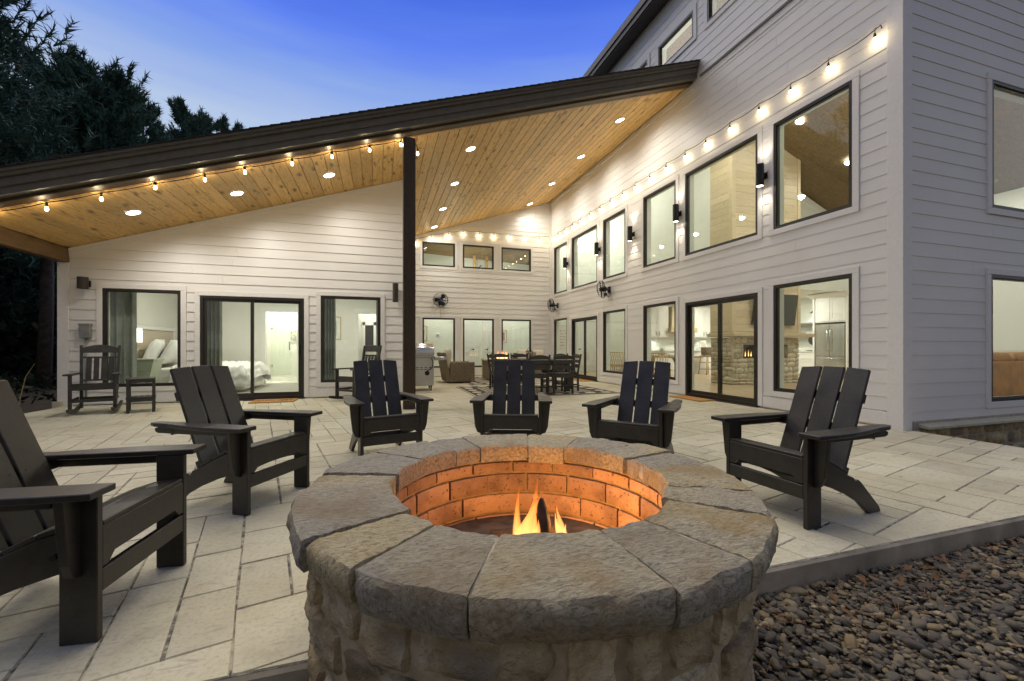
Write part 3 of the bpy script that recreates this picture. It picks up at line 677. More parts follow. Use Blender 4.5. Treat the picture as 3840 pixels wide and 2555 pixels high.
# hall room behind the far wall + great room
room('interior_floor', M_woodfloor, .62, 6.06, YB, 16.4, -.05, .012)
room('interior_floor', M_woodfloor, XW - .001, 15.1, YE + .2, 16.4, -.05, .0125)
q = MB(); q.box(.62, 9.3, 16.4, 16.5, 0, 8.5); q.build('interior_wall', M_drywall, house)
room('interior_wall', M_drywall, 6.10, 6.24, YB + .21, 16.4, 2.75, 6.8)
q = MB(); q.hexa([(.62, YB + .2, 5.0), (6.08, YB + .2, 5.0), (6.08, 16.4, 4.40), (.62, 16.4, 4.66)], [(.62, YB + .2, 5.05), (6.08, YB + .2, 5.05), (6.08, 16.4, 4.46), (.62, 16.4, 4.72)]); q.build('interior_ceiling', M_darkceil, house)
q = MB(); q.hexa([(XW + .2, YE + .2, 8.55), (15.2, YE + .2, 4.85), (15.2, 16.5, 4.85), (XW + .2, 16.5, 8.55)], [(XW + .2, YE + .2, 8.6), (15.2, YE + .2, 4.9), (15.2, 16.5, 4.9), (XW + .2, 16.5, 8.6)]); q = q.build('interior_ceiling', M_darkceil, house)
room('interior_wall', M_drywall, 15.0, 15.2, YE + .2, 16.4, 0, 6)
# loft block over the kitchen and kitchen back wall
q = MB(); q.hexa([(9.2, 9.96, 2.85), (15, 9.96, 2.85), (15, 16.4, 2.85), (9.2, 16.4, 2.85)], [(9.2, 9.96, 7.35), (15, 9.96, 4.9), (15, 16.4, 4.9), (9.2, 16.4, 7.35)]); loft = q.build('loft_wall', M_drywall, house)
q = MB(); q.box(9.2, 15, 14.0, 14.1, 0, 2.85); q.box(9.19, 9.25, 14.1, 16.4, 0, 2.85); q.build('interior_wall', M_drywall, house)
q = MB(); q.hexa([(9.2, 9.93, 7.15), (15, 9.93, 4.68), (15, 9.96, 4.68), (9.2, 9.96, 7.15)], [(9.2, 9.93, 7.30), (15, 9.93, 4.83), (15, 9.96, 4.83), (9.2, 9.96, 7.30)]); q.build('crown_trim', M_white, house)
q = MB(); q.box(12.3, 14.3, 9.94, 9.96, 3.7, 4.65); q.build('loft_opening', M_dark, house)
q = MB(); q.box(12.2, 12.3, 9.92, 9.96, 3.6, 4.75); q.box(12.3, 14.4, 9.92, 9.96, 3.6, 3.7); q.build('loft_opening_trim', M_white, house)
# panel doors in the hall
def panel_door(x0, x1, y, hinge_right=True):
    d = MB(); d.box(x0, x1, y - .035, y - .001, .015, 2.02); d = d.build('interior_door', M_white, house)
    for z0, z1 in ((.2, .85), (1.05, 1.9)):
        for (a, b, c, e) in ((x0 + .12, x1 - .12, z1 - .012, z1), (x0 + .12, x1 - .12, z0, z0 + .012), (x0 + .12, x0 + .132, z0, z1), (x1 - .132, x1 - .12, z0, z1)):
            q = MB(); q.box(a, b, y - .045, y - .036, c, e); q.build('panel_bead', M_white, d)
    kx = x1 - .07 if hinge_right else x0 + .07
    q = MB(); q.cyl((kx, y - .036, .95), (kx, y - .085, .95), .027); q.cyl((kx, y - .085, .95), (kx - .1, y - .085, .95), .011); q.build('door_handle', M_metal_black, d)
    door_casing(x0, x1, 2.03, y)
panel_door(2.83, 3.62, 16.4); panel_door(6.9, 7.05 + .0, 16.4) if False else None
panel_door(8.1, 8.9, 16.4, False)
panel_door(4.05, 4.62, 16.4, False)

def lettering(body, size, m, parent, loc, rot=(0, 0, 0), scale=(1, 1, 1), align='CENTER', ext=.001, off=0, sp=1.0):
    c = bpy.data.curves.new('tmp', 'FONT'); c.body = body; c.size = size; c.align_x = align; c.align_y = 'CENTER'; c.extrude = ext; c.offset = off; c.space_character = sp; c.resolution_u = 3
    o = bpy.data.objects.new('tmp', c); COL.objects.link(o); bpy.context.view_layer.update()
    me = bpy.data.meshes.new_from_object(o.evaluated_get(bpy.context.evaluated_depsgraph_get())); me.name = 'lettering'; me.materials.clear(); me.materials.append(m)
    bpy.data.objects.remove(o); o = bpy.data.objects.new('lettering', me); COL.objects.link(o); o.parent = parent; o.location = loc; o.rotation_euler = rot; o.scale = scale; return o
# ================================================================== LIGHT FITTINGS
rows = [('nearest the low left eave', -3.81, 8.43), ('second from the left eave above the bedroom doors', -2.35, 8.45), ('left of the dark post, above the right bedroom window', -.87, 8.43),
        ('in the post-side row, nearest the front beam', 1.78, 8.47), ('in the post-side row, second from the front beam', 1.79, 10.4), ('in the post-side row, third from the front beam', 1.79, 12.4), ('in the post-side row, closest to the far wall', 1.78, 14.33),
        ('in the side wall row, nearest the front beam', 5.24, 8.47), ('in the side wall row, second from the front beam', 5.24, 10.41), ('in the side wall row, third from the front beam', 5.22, 12.39), ('in the side wall row, closest to the far wall', 5.2, 14.36)]
tilt = math.atan(.329)
ring_me = disc_me = None
for lab, x, y in rows:
    t = thing('ceiling_light', 'lit recessed ceiling light ' + lab, 'ceiling light', (x, y, zc(x)), 0, 'recessed lights in the porch ceiling'); t.rotation_euler = (0, -tilt, 0)
    if not ring_me:
        ring_me = MB().lathe([(.092, -.004), (.095, -.012), (.112, -.010), (.115, .0)], n=28).mesh('trim_ring', M_white, True)
        disc_me = MB().lathe([(.0001, -.007), (.091, -.005), (.091, .0)], n=28).mesh('diffuser', M_can, True)
    for nm, me in (('trim_ring', ring_me), ('diffuser', disc_me)):
        o = bpy.data.objects.new(nm, me); COL.objects.link(o); o.parent = t
    spot('lamp', (0, 0, -.03), P_CAN, t, 165, 1.0, size=.07)
for lab, x, y in (('lit recessed light in the dark interior ceiling, left one behind the highest large window', 10.36, 8.2), ('lit recessed light in the dark interior ceiling, right one behind the large corner window', 12.2, 8.25), ('lit recessed light in the dark interior ceiling nearest the tall side wall', 8.3, 6.4)):
    t = thing('ceiling_light', lab, 'ceiling light', (x, y, 8.545 - .4332 * (x - 6.46)), 0, 'recessed lights in the living room ceiling'); t.rotation_euler = (0, math.atan(.4332), 0)
    for nm, me in (('trim_ring', ring_me), ('diffuser', disc_me)):
        o = bpy.data.objects.new(nm, me); COL.objects.link(o); o.parent = t
    spot('lamp', (0, 0, -.03), 60, t, 165, 1.0, size=.07)
# string lights
def string_light(label, bulbs, cable, ends, side, pw=1.0):
    t = thing('string_light', label, 'string light')
    mb = MB(); mb.tube(cable, .0065, 6); mb.build('cable', M_metal_black, t, smooth=True)
    for (x, y, z) in bulbs:
        q = MB(); q.lathe([(.0001, .085), (.012, .08), (.016, .05), (.017, .028), (.010, .025)], (x, y, z), 10); q.tube([(x, y, z + .08), (x + side[0] * .01, y + side[1] * .01, z + .15)], .004, 5); q.build('socket', M_metal_black, t, smooth=True)
        b = MB(); b.lathe([(.010, .026), (.017, .012), (.021, -.008), (.018, -.024), (.010, -.034), (.0001, -.037)], (x, y, z), 12); b = b.build('bulb', M_bulb, t, smooth=True)
        point('lamp', (x, y, z - .01), P_BULB * pw, b, (1, .78, .46), .018)
bl = [(-4.9, 2.76), (-4.35, 2.943), (-3.746, 3.14), (-3.114, 3.375), (-2.494, 3.563), (-1.966, 3.741), (-1.311, 3.957), (-.726, 4.149), (-.144, 4.335), (.36, 4.50)]
cab = []
for (x, z), (x2, z2) in zip(bl, bl[1:]):
    for k in range(6):
        f = k / 6; cab.append((x + (x2 - x) * f, 7.47, zc(x + (x2 - x) * f) - .03 - .014 * math.sin(f * math.pi)))
cab += [(.36, 7.47, 4.53), (.5, 7.47, 4.54), (.62, 7.47, 4.52), (.64, 7.5, 4.48)]
string_light('string of warm bulbs hanging along the dark front beam', [(x, 7.47, z) for x, z in bl] + [(.645, 7.5, 4.40)], cab, None, (0, .0), 1.9)
bl = [(1.229, 4.62), (1.746, 4.80), (2.343, 4.943), (2.864, 5.053), (3.449, 5.042), (3.994, 5.053), (4.602, 5.049), (5.181, 5.053), (5.764, 5.049)]
cab = []
for (x, z), (x2, z2) in zip(bl, bl[1:]):
    for k in range(5):
        f = k / 5; cab.append((x + (x2 - x) * f, 14.86, z + .15 + (z2 - z) * f - .035 * math.sin(f * math.pi) + .006 * math.sin(k * 7 + x)))
cab += [(5.764, 14.86, 5.20), (6.15, 14.84, 5.21)]
string_light('string of warm bulbs across the far recessed wall', [(x, 14.85, z) for x, z in bl], cab, None, (0, 0))
ys = [14.628, 14.077, 13.499, 12.885, 12.273, 11.688, 11.052, 10.474, 9.849, 9.265, 8.66, 8.059, 7.439, 6.847, 6.244, 5.617, 5.035, 4.449, 3.85]
cab = []
for a, b in zip(ys, ys[1:]):
    for k in range(5): f = k / 5; cab.append((6.205, a + (b - a) * f, 5.195 - .03 * math.sin(f * math.pi)))
cab += [(6.205, 3.85, 5.2), (6.2, 3.80, 5.21), (6.19, 3.78, 5.15)]
string_light('string of warm bulbs along the tall side wall above the upper windows', [(6.17, y, 5.05) for y in ys], cab, None, (1, 0))
# sconces
def sconce(label, loc, rz, h, r, lit, group):
    t = thing('wall_sconce', label, 'wall lamp', loc, rz, group)        # local +y points out of the wall
    q = MB(); q.box(-.055, .055, .036, .05, -.055, .055); q.box(-.02, .02, .05, .085, -.04, .04); q.build('bracket', M_bronze if not lit else M_metal_black, t, bevel=.003)
    c = .085 + r
    q = MB(); q.lathe([(r - .006, -h / 2 + .012), (r - .004, -h / 2), (r, -h / 2), (r, h / 2), (r - .004, h / 2), (r - .006, h / 2 - .012)], (0, c, 0), 28); b = q.build('shade', M_bronze if not lit else M_metal_black, t, smooth='auto')
    for s in (1, -1):
        q = MB(); q.lathe([(.0001, 0), (r - .007, 0)], (0, c, s * (h / 2 - .012)), 20); q.build('lens', M_hot if lit else M_dark, t)
        if lit: spot('lamp', (0, c, s * (h / 2 + .004)), P_SCONCE, t, 100, .9, (rad(180) if s > 0 else 0, 0, 0), (1, .90, .74), .03)
sconce('short wide bronze sconce, unlit, on the left end of the bedroom wall', (-4.92, YA, 2.16), rad(180), .20, .075, False, None)
sconce('slim tall bronze sconce, unlit, beside the dark porch post', (.34, YA, 2.19), rad(180), .39, .06, False, None)
for y, lab in ((13.37, 'farthest up the side wall, by the corner window'), (11.15, 'second from the far corner of the side wall'), (9.41, 'middle of the five on the side wall'), (7.66, 'left of the widest upper window'), (5.545, 'between the two nearest upper windows')):
    sconce('lit black up and down cylinder sconce, ' + lab, (XW, y, 3.925), rad(90), .37, .062, True, 'lit sconces on the side wall')
# wall fans
def fan(label, loc, rz, yaw, proto=None):
    t = thing('wall_fan', label, 'fan', loc, rz, 'black fans on the porch walls')
    c = Vector((0, .30, 0)); M = Matrix.Translation(c) @ Matrix.Rotation(yaw, 4, 'Z') @ Matrix.Rotation(rad(-8), 4, 'X')
    q = MB()
    def tb(pts, r, closed=False): q.tube([M @ Vector(p) for p in pts], r, 5, closed)
    for rr, yy in ((.245, .0), (.245, -.07), (.15, .085), (.08, .10), (.19, -.11)):
        tb([(rr * math.cos(a), yy, rr * math.sin(a)) for a in [k * 2 * math.pi / 28 for k in range(28)]], .0065 if rr > .2 else .0035, True)
    for k in range(20):
        a = k * 2 * math.pi / 20; ca, sa = math.cos(a), math.sin(a)
        tb([(.05 * ca, .105, .05 * sa), (.16 * ca, .085, .16 * sa), (.245 * ca, 0, .245 * sa), (.245 * ca, -.07, .245 * sa), (.18 * ca, -.115, .18 * sa), (.06 * ca, -.12, .06 * sa)], .003)
    q.build('cage', M_metal_black, t, smooth=True)
    for k in range(3):
        a0 = k * 2 * math.pi / 3; b = MB(); vs = []
        for j in range(7):
            r_ = .05 + .175 * j / 6; w = .5 * math.sin(math.pi * (j + 1.2) / 8.5)
            for sgn in (-1, 1): aa = a0 + sgn * w; vs.append(M @ Vector((r_ * math.cos(aa), .02 * sgn + .0, r_ * math.sin(aa))))
        b.add(vs, [(2 * j, 2 * j + 1, 2 * j + 3, 2 * j + 2) for j in range(6)]); b.build('blade', M_metal_black, t, smooth=True)
    q = MB(); R90 = M @ Matrix.Rotation(rad(90), 4, 'X'); q.lathe([(.0001, -.05), (.05, -.045), (.06, .02), (.075, .03), (.075, .13), (.05, .16), (.0001, .165)], n=18, M=R90); q.build('motor', M_metal_black, t, smooth='auto')
    q = MB(); q.lathe([(.0001, .0), (.04, .0), (.04, .006), (.0001, .007)], n=18, M=M @ Matrix.Translation((0, .112, 0)) @ Matrix.Rotation(rad(-90), 4, 'X')); q.build('badge', M_blue, t)
    q = MB(); e = M @ Vector((-.255, 0, 0)); f = M @ Vector((.255, 0, 0)); g_ = M @ Vector((0, -.15, 0))
    q.tube([f, M @ Vector((.28, -.12, 0)), (.10, .06, .0), (-.10, .06, 0), M @ Vector((-.28, -.12, 0)), e], .012, 6); q.tube([g_, (0, .1, 0), (0, .04, 0)], .02, 8); q.box(-.06, .06, .024, .05, -.09, .09); q.tube([(0, .18, -.02), (.02, .1, -.16), (0, .04, -.2)], .009, 6); q.build('bracket', M_metal_black, t, smooth='auto')
    q = MB(); q.box(-.045, .045, .12, .19, -.17, -.10); q.build('switch_box', M_metal_black, t, bevel=.006)
    q = MB(); q.tube([(0, .2, -.15), (0, .2, -.62)], .002, 4); q.lathe([(.0001, 0), (.009, .012), (.006, .04), (.0001, .045)], (0, .2, -.66), 8); q.build('pull_cord', M_metal_black, t)
fan('black round fan facing out from the far wall over the left lower window', (2.04, YB, 2.66), rad(180), 0)
fan('black fan on the side wall nearest the inner corner', (XW, 14.25, 2.55), rad(90), rad(-32))
fan('large looking black fan on the side wall under the third upper window', (XW, 10.62, 2.66), rad(90), rad(-28))
# electrical box
t = thing('electrical_box', 'grey electrical box with conduit beside the left bedroom window', 'electrical box', (-4.93, YA, 1.32))
q = MB(); q.box(-.075, .075, -.11, -.026, -.12, .12); q.build('cover', M_grey, t, bevel=.005)
q = MB(); q.box(-.082, .082, -.118, -.024, .105, .135); q.build('hood', M_grey, t, bevel=.004)
q = MB(); q.tube([(0, -.06, -.12), (0, -.06, -1.2)], .018, 10); q.build('conduit', M_grey, t, smooth=True)

# ================================================================== FIRE PIT
FX, FY, FH = .56, 1.572, .535
t = thing('fire_pit', 'round stone fire pit with thick flagstone cap and firebrick lining', 'fire pit', (FX, FY, 0)); pit = t
ang = [-87.1, -69, -45.5, -29.5, -5, 11.5, 26.5, 49.5, 70.5, 98, 112.5, 135, 160, 174.6, 205.6, 220.6, 241.8]
ang = ang + [ang[0] + 360]
rp_ = random.Random(21)
for i in range(len(ang) - 1):
    a0, a1 = rad(ang[i]), rad(ang[i + 1]); sp_ = a1 - a0
    nu = max(9, int(sp_ * 44)); nv = 20; top = .0 + rp_.uniform(-.006, .006); ro = .825 + rp_.uniform(-.014, .014); ri = .515 + rp_.uniform(-.012, .012); th_ = .092 + rp_.uniform(-.008, .012); sd = Vector((i * 5.1, i * 2.3, 1))
    g2 = .0045
    vs = []; fs = []
    prof = [('i', 0), ('i', .5), ('i', 1)] + [('t', k / nv) for k in range(nv + 1)] + [('o', .10), ('o', .3), ('o', .55), ('o', .8), ('o', 1)]
    for u_ in range(nu + 1):
        s = u_ / nu; a = a0 + sp_ * s; ed = min(s, 1 - s) * sp_
        chord = math.cos(sp_ / 2) / math.cos((s - .5) * sp_)            # flatter, hewn outer edge
        for kk, (kd, tt) in enumerate(prof):
            n_ = lambda q, w: noise.noise(sd + Vector((math.cos(a) * q, math.sin(a) * q, w)))
            rin = ri + .008 * n_(9, 3) + .004 * n_(24, 4); rout = ro * (.25 * chord + .75) + .006 * n_(6, 7) + .0035 * n_(24, 2)
            if kd == 'i': r = rin + .004 * n_(20, tt * 3); z = FH + top - th_ * .82 * (1 - tt) - (.008 if tt == 1 else 0)
            elif kd == 't':
                r = rin + .006 + (rout - rin - .012) * tt
                x_, y_ = r * math.cos(a), r * math.sin(a); z = FH + top + .004 * noise.noise(sd + Vector((x_ * 9, y_ * 9, 0))) + .0045 * (noise.ridged_multi_fractal(sd + Vector((x_ * 14, y_ * 22, 4)), .9, 2.1, 5, 1.0, 2.0) - 1.1) - .008 * max(0, tt - .94) * 16 * (.6 + .9 * n_(14, 1))
            else: r = rout + (.006 * math.sin(tt * math.pi) + .007 * n_(11, tt * 3) + .006 * n_(30, tt * 9)) - .012 * tt * tt; z = FH + top - .011 - (th_ - .011) * tt + .004 * n_(10, 5)
            if ed < .03: z -= (.03 - ed) * .12 if kd == 't' else 0; r -= (.03 - ed) * .12 if kd == 'o' else 0
            off = g2 * (1 - 2 * s) / r
            aa = a + off
            vs.append((r * math.cos(aa), r * math.sin(aa), z))
    m = len(prof)
    for u_ in range(nu):
        for k in range(m): fs.append((u_ * m + k, (u_ + 1) * m + k, (u_ + 1) * m + (k + 1) % m, u_ * m + (k + 1) % m))
    fs += [tuple(range(m)), tuple(nu * m + k for k in range(m))[::-1]]
    mb = MB(); mb.add(vs, fs); mb.build('cap_stone', M_cap, t, smooth='auto')
# mortar between the caps, and core
q = MB(); q.lathe([(.53, FH - .07), (.53, FH - .0095), (.805, FH - .0125), (.795, FH - .08)], n=72); q.build('cap_mortar', M_mortar, t, smooth=True)
q = MB(); q.lathe([(.55, -.3), (.55, FH - .08), (.758, FH - .08), (.758, -.3)], n=64); q.build('mortar_core', M_tanmortar, t, smooth='auto')
def ringmap(R0): return lambda u, z, o: ((R0 + o) * math.cos(u / R0), (R0 + o) * math.sin(u / R0), z)
R0 = .742; per = 2 * math.pi * R0; z = FH - .088; si = 0
for h in (.155, .135, .165, .14, .12):
    u = rp_.uniform(0, .2); end = u + per
    while u < end - .02:
        L = min(rp_.choice([.10, .15, .22, .27, .33, .38]) * rp_.uniform(.9, 1.1), end - u)
        if end - u - L < .08: L = end - u
        hh = h; zz0, zz1 = z - hh + rp_.uniform(-.012, .012), z + rp_.uniform(-.006, .008)
        mb = MB(); vs, fs = rough_stone(ringmap(R0), u, u + L, zz0, zz1, rp_.random() * 99, .030 + rp_.uniform(-.008, .014), .03, max(9, int(L * 64)), 11, .005, .012, .3); mb.add(vs, fs); mb.build('wall_stone', M_veneer, t, smooth='auto'); u += L
    z -= h
# firebrick lining
RB = .535; nb_ = 16; bm_ = MB(); w2 = math.pi / nb_ * .955
def bk(h):
    b = MB(); ns_ = 3; vs = []; e = .004
    for k in range(ns_ + 1):
        a = -w2 + 2 * w2 * k / ns_
        for r, z_ in ((RB, e), (RB - .004, .012), (RB - .004, h - .012), (RB, h - e), (RB + .03, h - e), (RB + .03, e)): vs.append((r * math.cos(a), r * math.sin(a), z_))
    fs = [(k * 6 + j, (k + 1) * 6 + j, (k + 1) * 6 + (j + 1) % 6, k * 6 + (j + 1) % 6) for k in range(ns_) for j in range(6)] + [tuple(range(6)), tuple(18 + j for j in range(6))[::-1]]
    b.add(vs, fs); return b.mesh('brick', M_brick, 'auto')
zt = FH - .085
for r_, h in enumerate((.062, .102, .102, .102, .102)):
    me = bk(h - .006); zt -= h
    for k in range(nb_):
        o = bpy.data.objects.new('brick', me); COL.objects.link(o); o.parent = t; o.location = (rp_.uniform(-.003, .003), rp_.uniform(-.003, .003), zt + .003); o.rotation_euler = (0, 0, (k + .5 * (r_ % 2) + .15 * r_) * 2 * math.pi / nb_ + rp_.uniform(-.006, .006))
q = MB(); q.lathe([(.0001, .19), (.54, .17)], n=40); q.build('ash_bed', M_ash, t)
# logs and flames
def log(label, p0, p1, r, loc):
    P0, P1 = Vector(p0), Vector(p1); pts = [P0.lerp(P1, k / 6) + Vector((noise.noise(Vector((k * 1.3, r * 50, 1))), noise.noise(Vector((k * 1.1, r * 70, 5))), 0)) * .012 for k in range(7)]
    q = MB(); q.tube(pts, [r * (1 + .22 * noise.noise(Vector((k * 2.1, r * 90, 0)))) * (1 if k < 5 else (.86 if k == 5 else .5)) for k in range(7)], 9)
    o = q.build('log', M_log, None, smooth='auto', loc=loc); o['label'] = label; o['category'] = 'log'; o['group'] = 'logs burning in the fire pit'
log('charred log leaning steeply between the flames', (.02, -.10, 0), (.045, .0, .25), .045, (FX, FY, .19))
log('dark log lying flat across the ash bed', (-.22, .05, .02), (.2, -.1, .03), .045, (FX, FY, .19))
log('second dark log lying behind the flames', (-.1, .2, .02), (.22, .12, .04), .04, (FX, FY, .19))
def tongue(mb, base, h, w, lean, sd, tw=.4):
    n = 9; m = 10; vs = []
    for i in range(m + 1):
        s = i / m; r = w * (math.sin(math.pi * min(1, s * .72 + .24)) ** 1.1) * (1 - s) ** .55 if s < 1 else .0005
        cx = base[0] + lean[0] * s * s + .35 * w * math.sin(s * 6 + sd) * s; cy_ = base[1] + lean[1] * s * s + .25 * w * math.cos(s * 5 + sd) * s
        for k in range(n):
            a = 2 * math.pi * k / n + tw * s; rr_ = r * (1 + .25 * noise.noise(Vector((math.cos(a) * 2, s * 4, sd))))
            vs.append((cx + rr_ * math.cos(a), cy_ + .7 * rr_ * math.sin(a), base[2] + h * s))
    mb.add(vs, [(i * n + k, i * n + (k + 1) % n, (i + 1) * n + (k + 1) % n, (i + 1) * n + k) for i in range(m) for k in range(n)])
tf = thing('fire', 'small orange wood fire burning in the middle of the stone pit', 'fire', (FX, FY, .20))
for (b, h, w, l, sd) in (((-.05, -.10, 0), .30, .05, (.07, .0), 1.0), ((-.075, -.08, 0), .24, .045, (.05, 0), 2.3), ((-.02, -.06, 0), .36, .034, (.05, .02), 4.0), ((-.09, -.10, 0), .19, .04, (.03, 0), 6.6), ((-.03, -.12, 0), .21, .055, (.02, 0), 3.1), ((-.06, -.06, 0), .33, .028, (.0, 0), 7.7), ((.0, -.11, 0), .25, .03, (-.02, 0), 8.4), ((-.11, -.07, 0), .15, .03, (-.01, 0), 9.1), ((.115, -.06, 0), .23, .038, (-.01, 0), 5.2), ((.13, -.04, .0), .19, .03, (-.03, 0), .4), ((.10, -.08, 0), .16, .035, (.02, 0), 2.9)):
    q = MB(); tongue(q, b, h, w, l, sd); q.build('flame', M_flame, tf, smooth=True)
point('lamp', (.08, -.02, .14), P_FIRE, tf, (1, .42, .10), .06)

# ================================================================== ADIRONDACK CHAIRS
def adirondack():
    t = thing('adirondack_chair', '', 'chair'); m = M_black; bv = .003
    for i in (-1, 0, 1):
        x = i * .150; n = Vector((0, .928, .372)); u = Vector((0, -.372, .928)); b0 = Vector((x, -.395, .232)); L = .727
        q = MB(); a = b0 - Vector((.0675, 0, 0)); c = b0 + Vector((.0675, 0, 0)); d = -n * .022
        top = .012 if i else .0
        q.hexa([a, c, c + d, a + d], [a + u * (L - (top if i < 0 else 0)), c + u * (L - (top if i > 0 else 0)), c + d + u * (L - (top if i > 0 else 0)), a + d + u * (L - (top if i < 0 else 0))]); s = q.build('back_slat', m, t, bevel=bv)
        for hx in (-.04, .04):
            q = MB(); pc = b0 + Vector((hx, 0, 0)) + u * .315; q.cyl(pc + n * .0006, pc - n * .01, .0045, 8); q.build('bolt', M_dark, s)
    u = Vector((0, -.372, .928)); n = Vector((0, .928, .372))
    for s_, hw in ((.53, .21), (.315, .31), (.05, .215)):
        c = Vector((0, -.395, .232)) + u * s_ - n * .023; q = MB(); p = [c + Vector((sx * hw, 0, 0)) + u * sz - n * d for d in (.03, 0) for sz, sx in ((-.03, -1), (-.03, 1), (.03, 1), (.03, -1))]
        q.hexa(p[:4], p[4:]); q.build('back_rail', m, t, bevel=bv)
    for s in (-1, 1):
        q = MB(); q.box(min(s * .253, s * .281), max(s * .253, s * .281), -.115, 0, 0, .526); q.build('front_leg', m, t, bevel=bv)
        q = MB(); q.prism([(s * .2815, -.075, .526), (s * .362, -.075, .526), (s * .338, -.075, .30), (s * .318, -.075, .25), (s * .2815, -.075, .235)], (0, .028, 0)); q.build('arm_bracket', m, t, bevel=bv)
        outer = [(.375, .04), (.380, -.10), (.374, -.26), (.352, -.42), (.325, -.56), (.318, -.68), (.30, -.725), (.262, -.73)]; inner = [(.245, -.70), (.246, -.5), (.248, -.3), (.250, -.12), (.252, .04)]
        q = MB(); q.prism([(s * x, y, .528) for x, y in outer + inner], (0, 0, .024)); q.build('arm', m, t, bevel=bv)
        q = MB(); q.prism([(s * .284, y, z_) for y, z_ in ((-.117, .526), (-.66, .526), (-.685, .515), (-.68, .495), (-.66, .487), (-.117, .487))], (s * .024, 0, 0)); q.build('arm_cleat', m, t, bevel=bv)
        prof = [(-.004, .398), (-.10, .392), (-.20, .362), (-.30, .315), (-.40, .262), (-.455, .24), (-.47, .212), (-.50, .222), (-.525, .205), (-.70, .035), (-.715, .0), (-.60, .0), (-.50, .085), (-.40, .14), (-.27, .195), (-.14, .235), (-.004, .262)]
        q = MB(); q.prism([(s * .222, y, z_) for y, z_ in prof], (s * .029, 0, 0)); q.build('side_rail', m, t, bevel=bv)
        q = MB(); q.cyl((s * .251, -.13, .31), (s * .285, -.13, .31), .011, 10); q.build('hinge_bolt', M_metal_black, t)
    for k in range(4):
        f0 = [(-.002, .399), (-.105, .3925), (-.205, .362), (-.305, .315)][k]; f1 = [(-.101, .3935), (-.201, .3635), (-.301, .317), (-.392, .268)][k]
        q = MB(); nn = Vector((0, f0[1] - f1[1], -(f0[0] - f1[0]))).normalized(); nn = nn if nn.z > 0 else -nn; d = nn * .018
        A = [Vector((sx * .249, f[0], f[1])) for f in (f0, f1) for sx in (-1, 1)]; A = [A[0], A[1], A[3], A[2]]
        q.hexa(A, [v + d for v in A]); q.build('seat_slat', m, t, bevel=bv)
    q = MB(); q.prism([(-.253, -.0285, .398), (.253, -.0285, .398), (.253, -.0285, .252), (.222, -.0285, .252), (.19, -.0285, .285), (-.19, -.0285, .285), (-.222, -.0285, .252), (-.253, -.0285, .252)], (0, .0265, 0)); q.build('front_apron', m, t, bevel=bv)
    q = MB(); q.box(-.253, .253, -.0285, -.002, .165, .245); q.build('front_stretcher', m, t, bevel=bv)
    q = MB(); q.box(-.222, .222, -.56, -.535, .11, .175); q.build('rear_stretcher', m, t, bevel=bv)
    return t
def heading(o, a): o.rotation_euler = (0, 0, a - math.pi / 2)
spots = [('black adirondack chair in the near left corner, cut off by the frame', (-.912, 2.137), -.112), ('black adirondack chair left of the fire pit, in front of the bedroom doors', (-.629, 3.215), -.522), ('black adirondack chair in front of the dark porch post', (.122, 3.987), -1.335),
         ('black adirondack chair directly behind the fire pit, facing the camera', (1.154, 3.701), -1.933), ('black adirondack chair behind the pit, before the side wall doors', (1.937, 3.029), -2.42), ('black adirondack chair right of the fire pit, seen from the side', (2.304, 2.068), 3.197)]
ch = adirondack(); KG = 'black adirondack chairs round the fire pit'
for i, (lab, p, a) in enumerate(spots):
    if i == 0: ch['label'] = lab; ch['group'] = KG; ch.location = (*p, .001); heading(ch, a)
    else: dup(ch, (*p, .001), a - math.pi / 2, lab, KG)

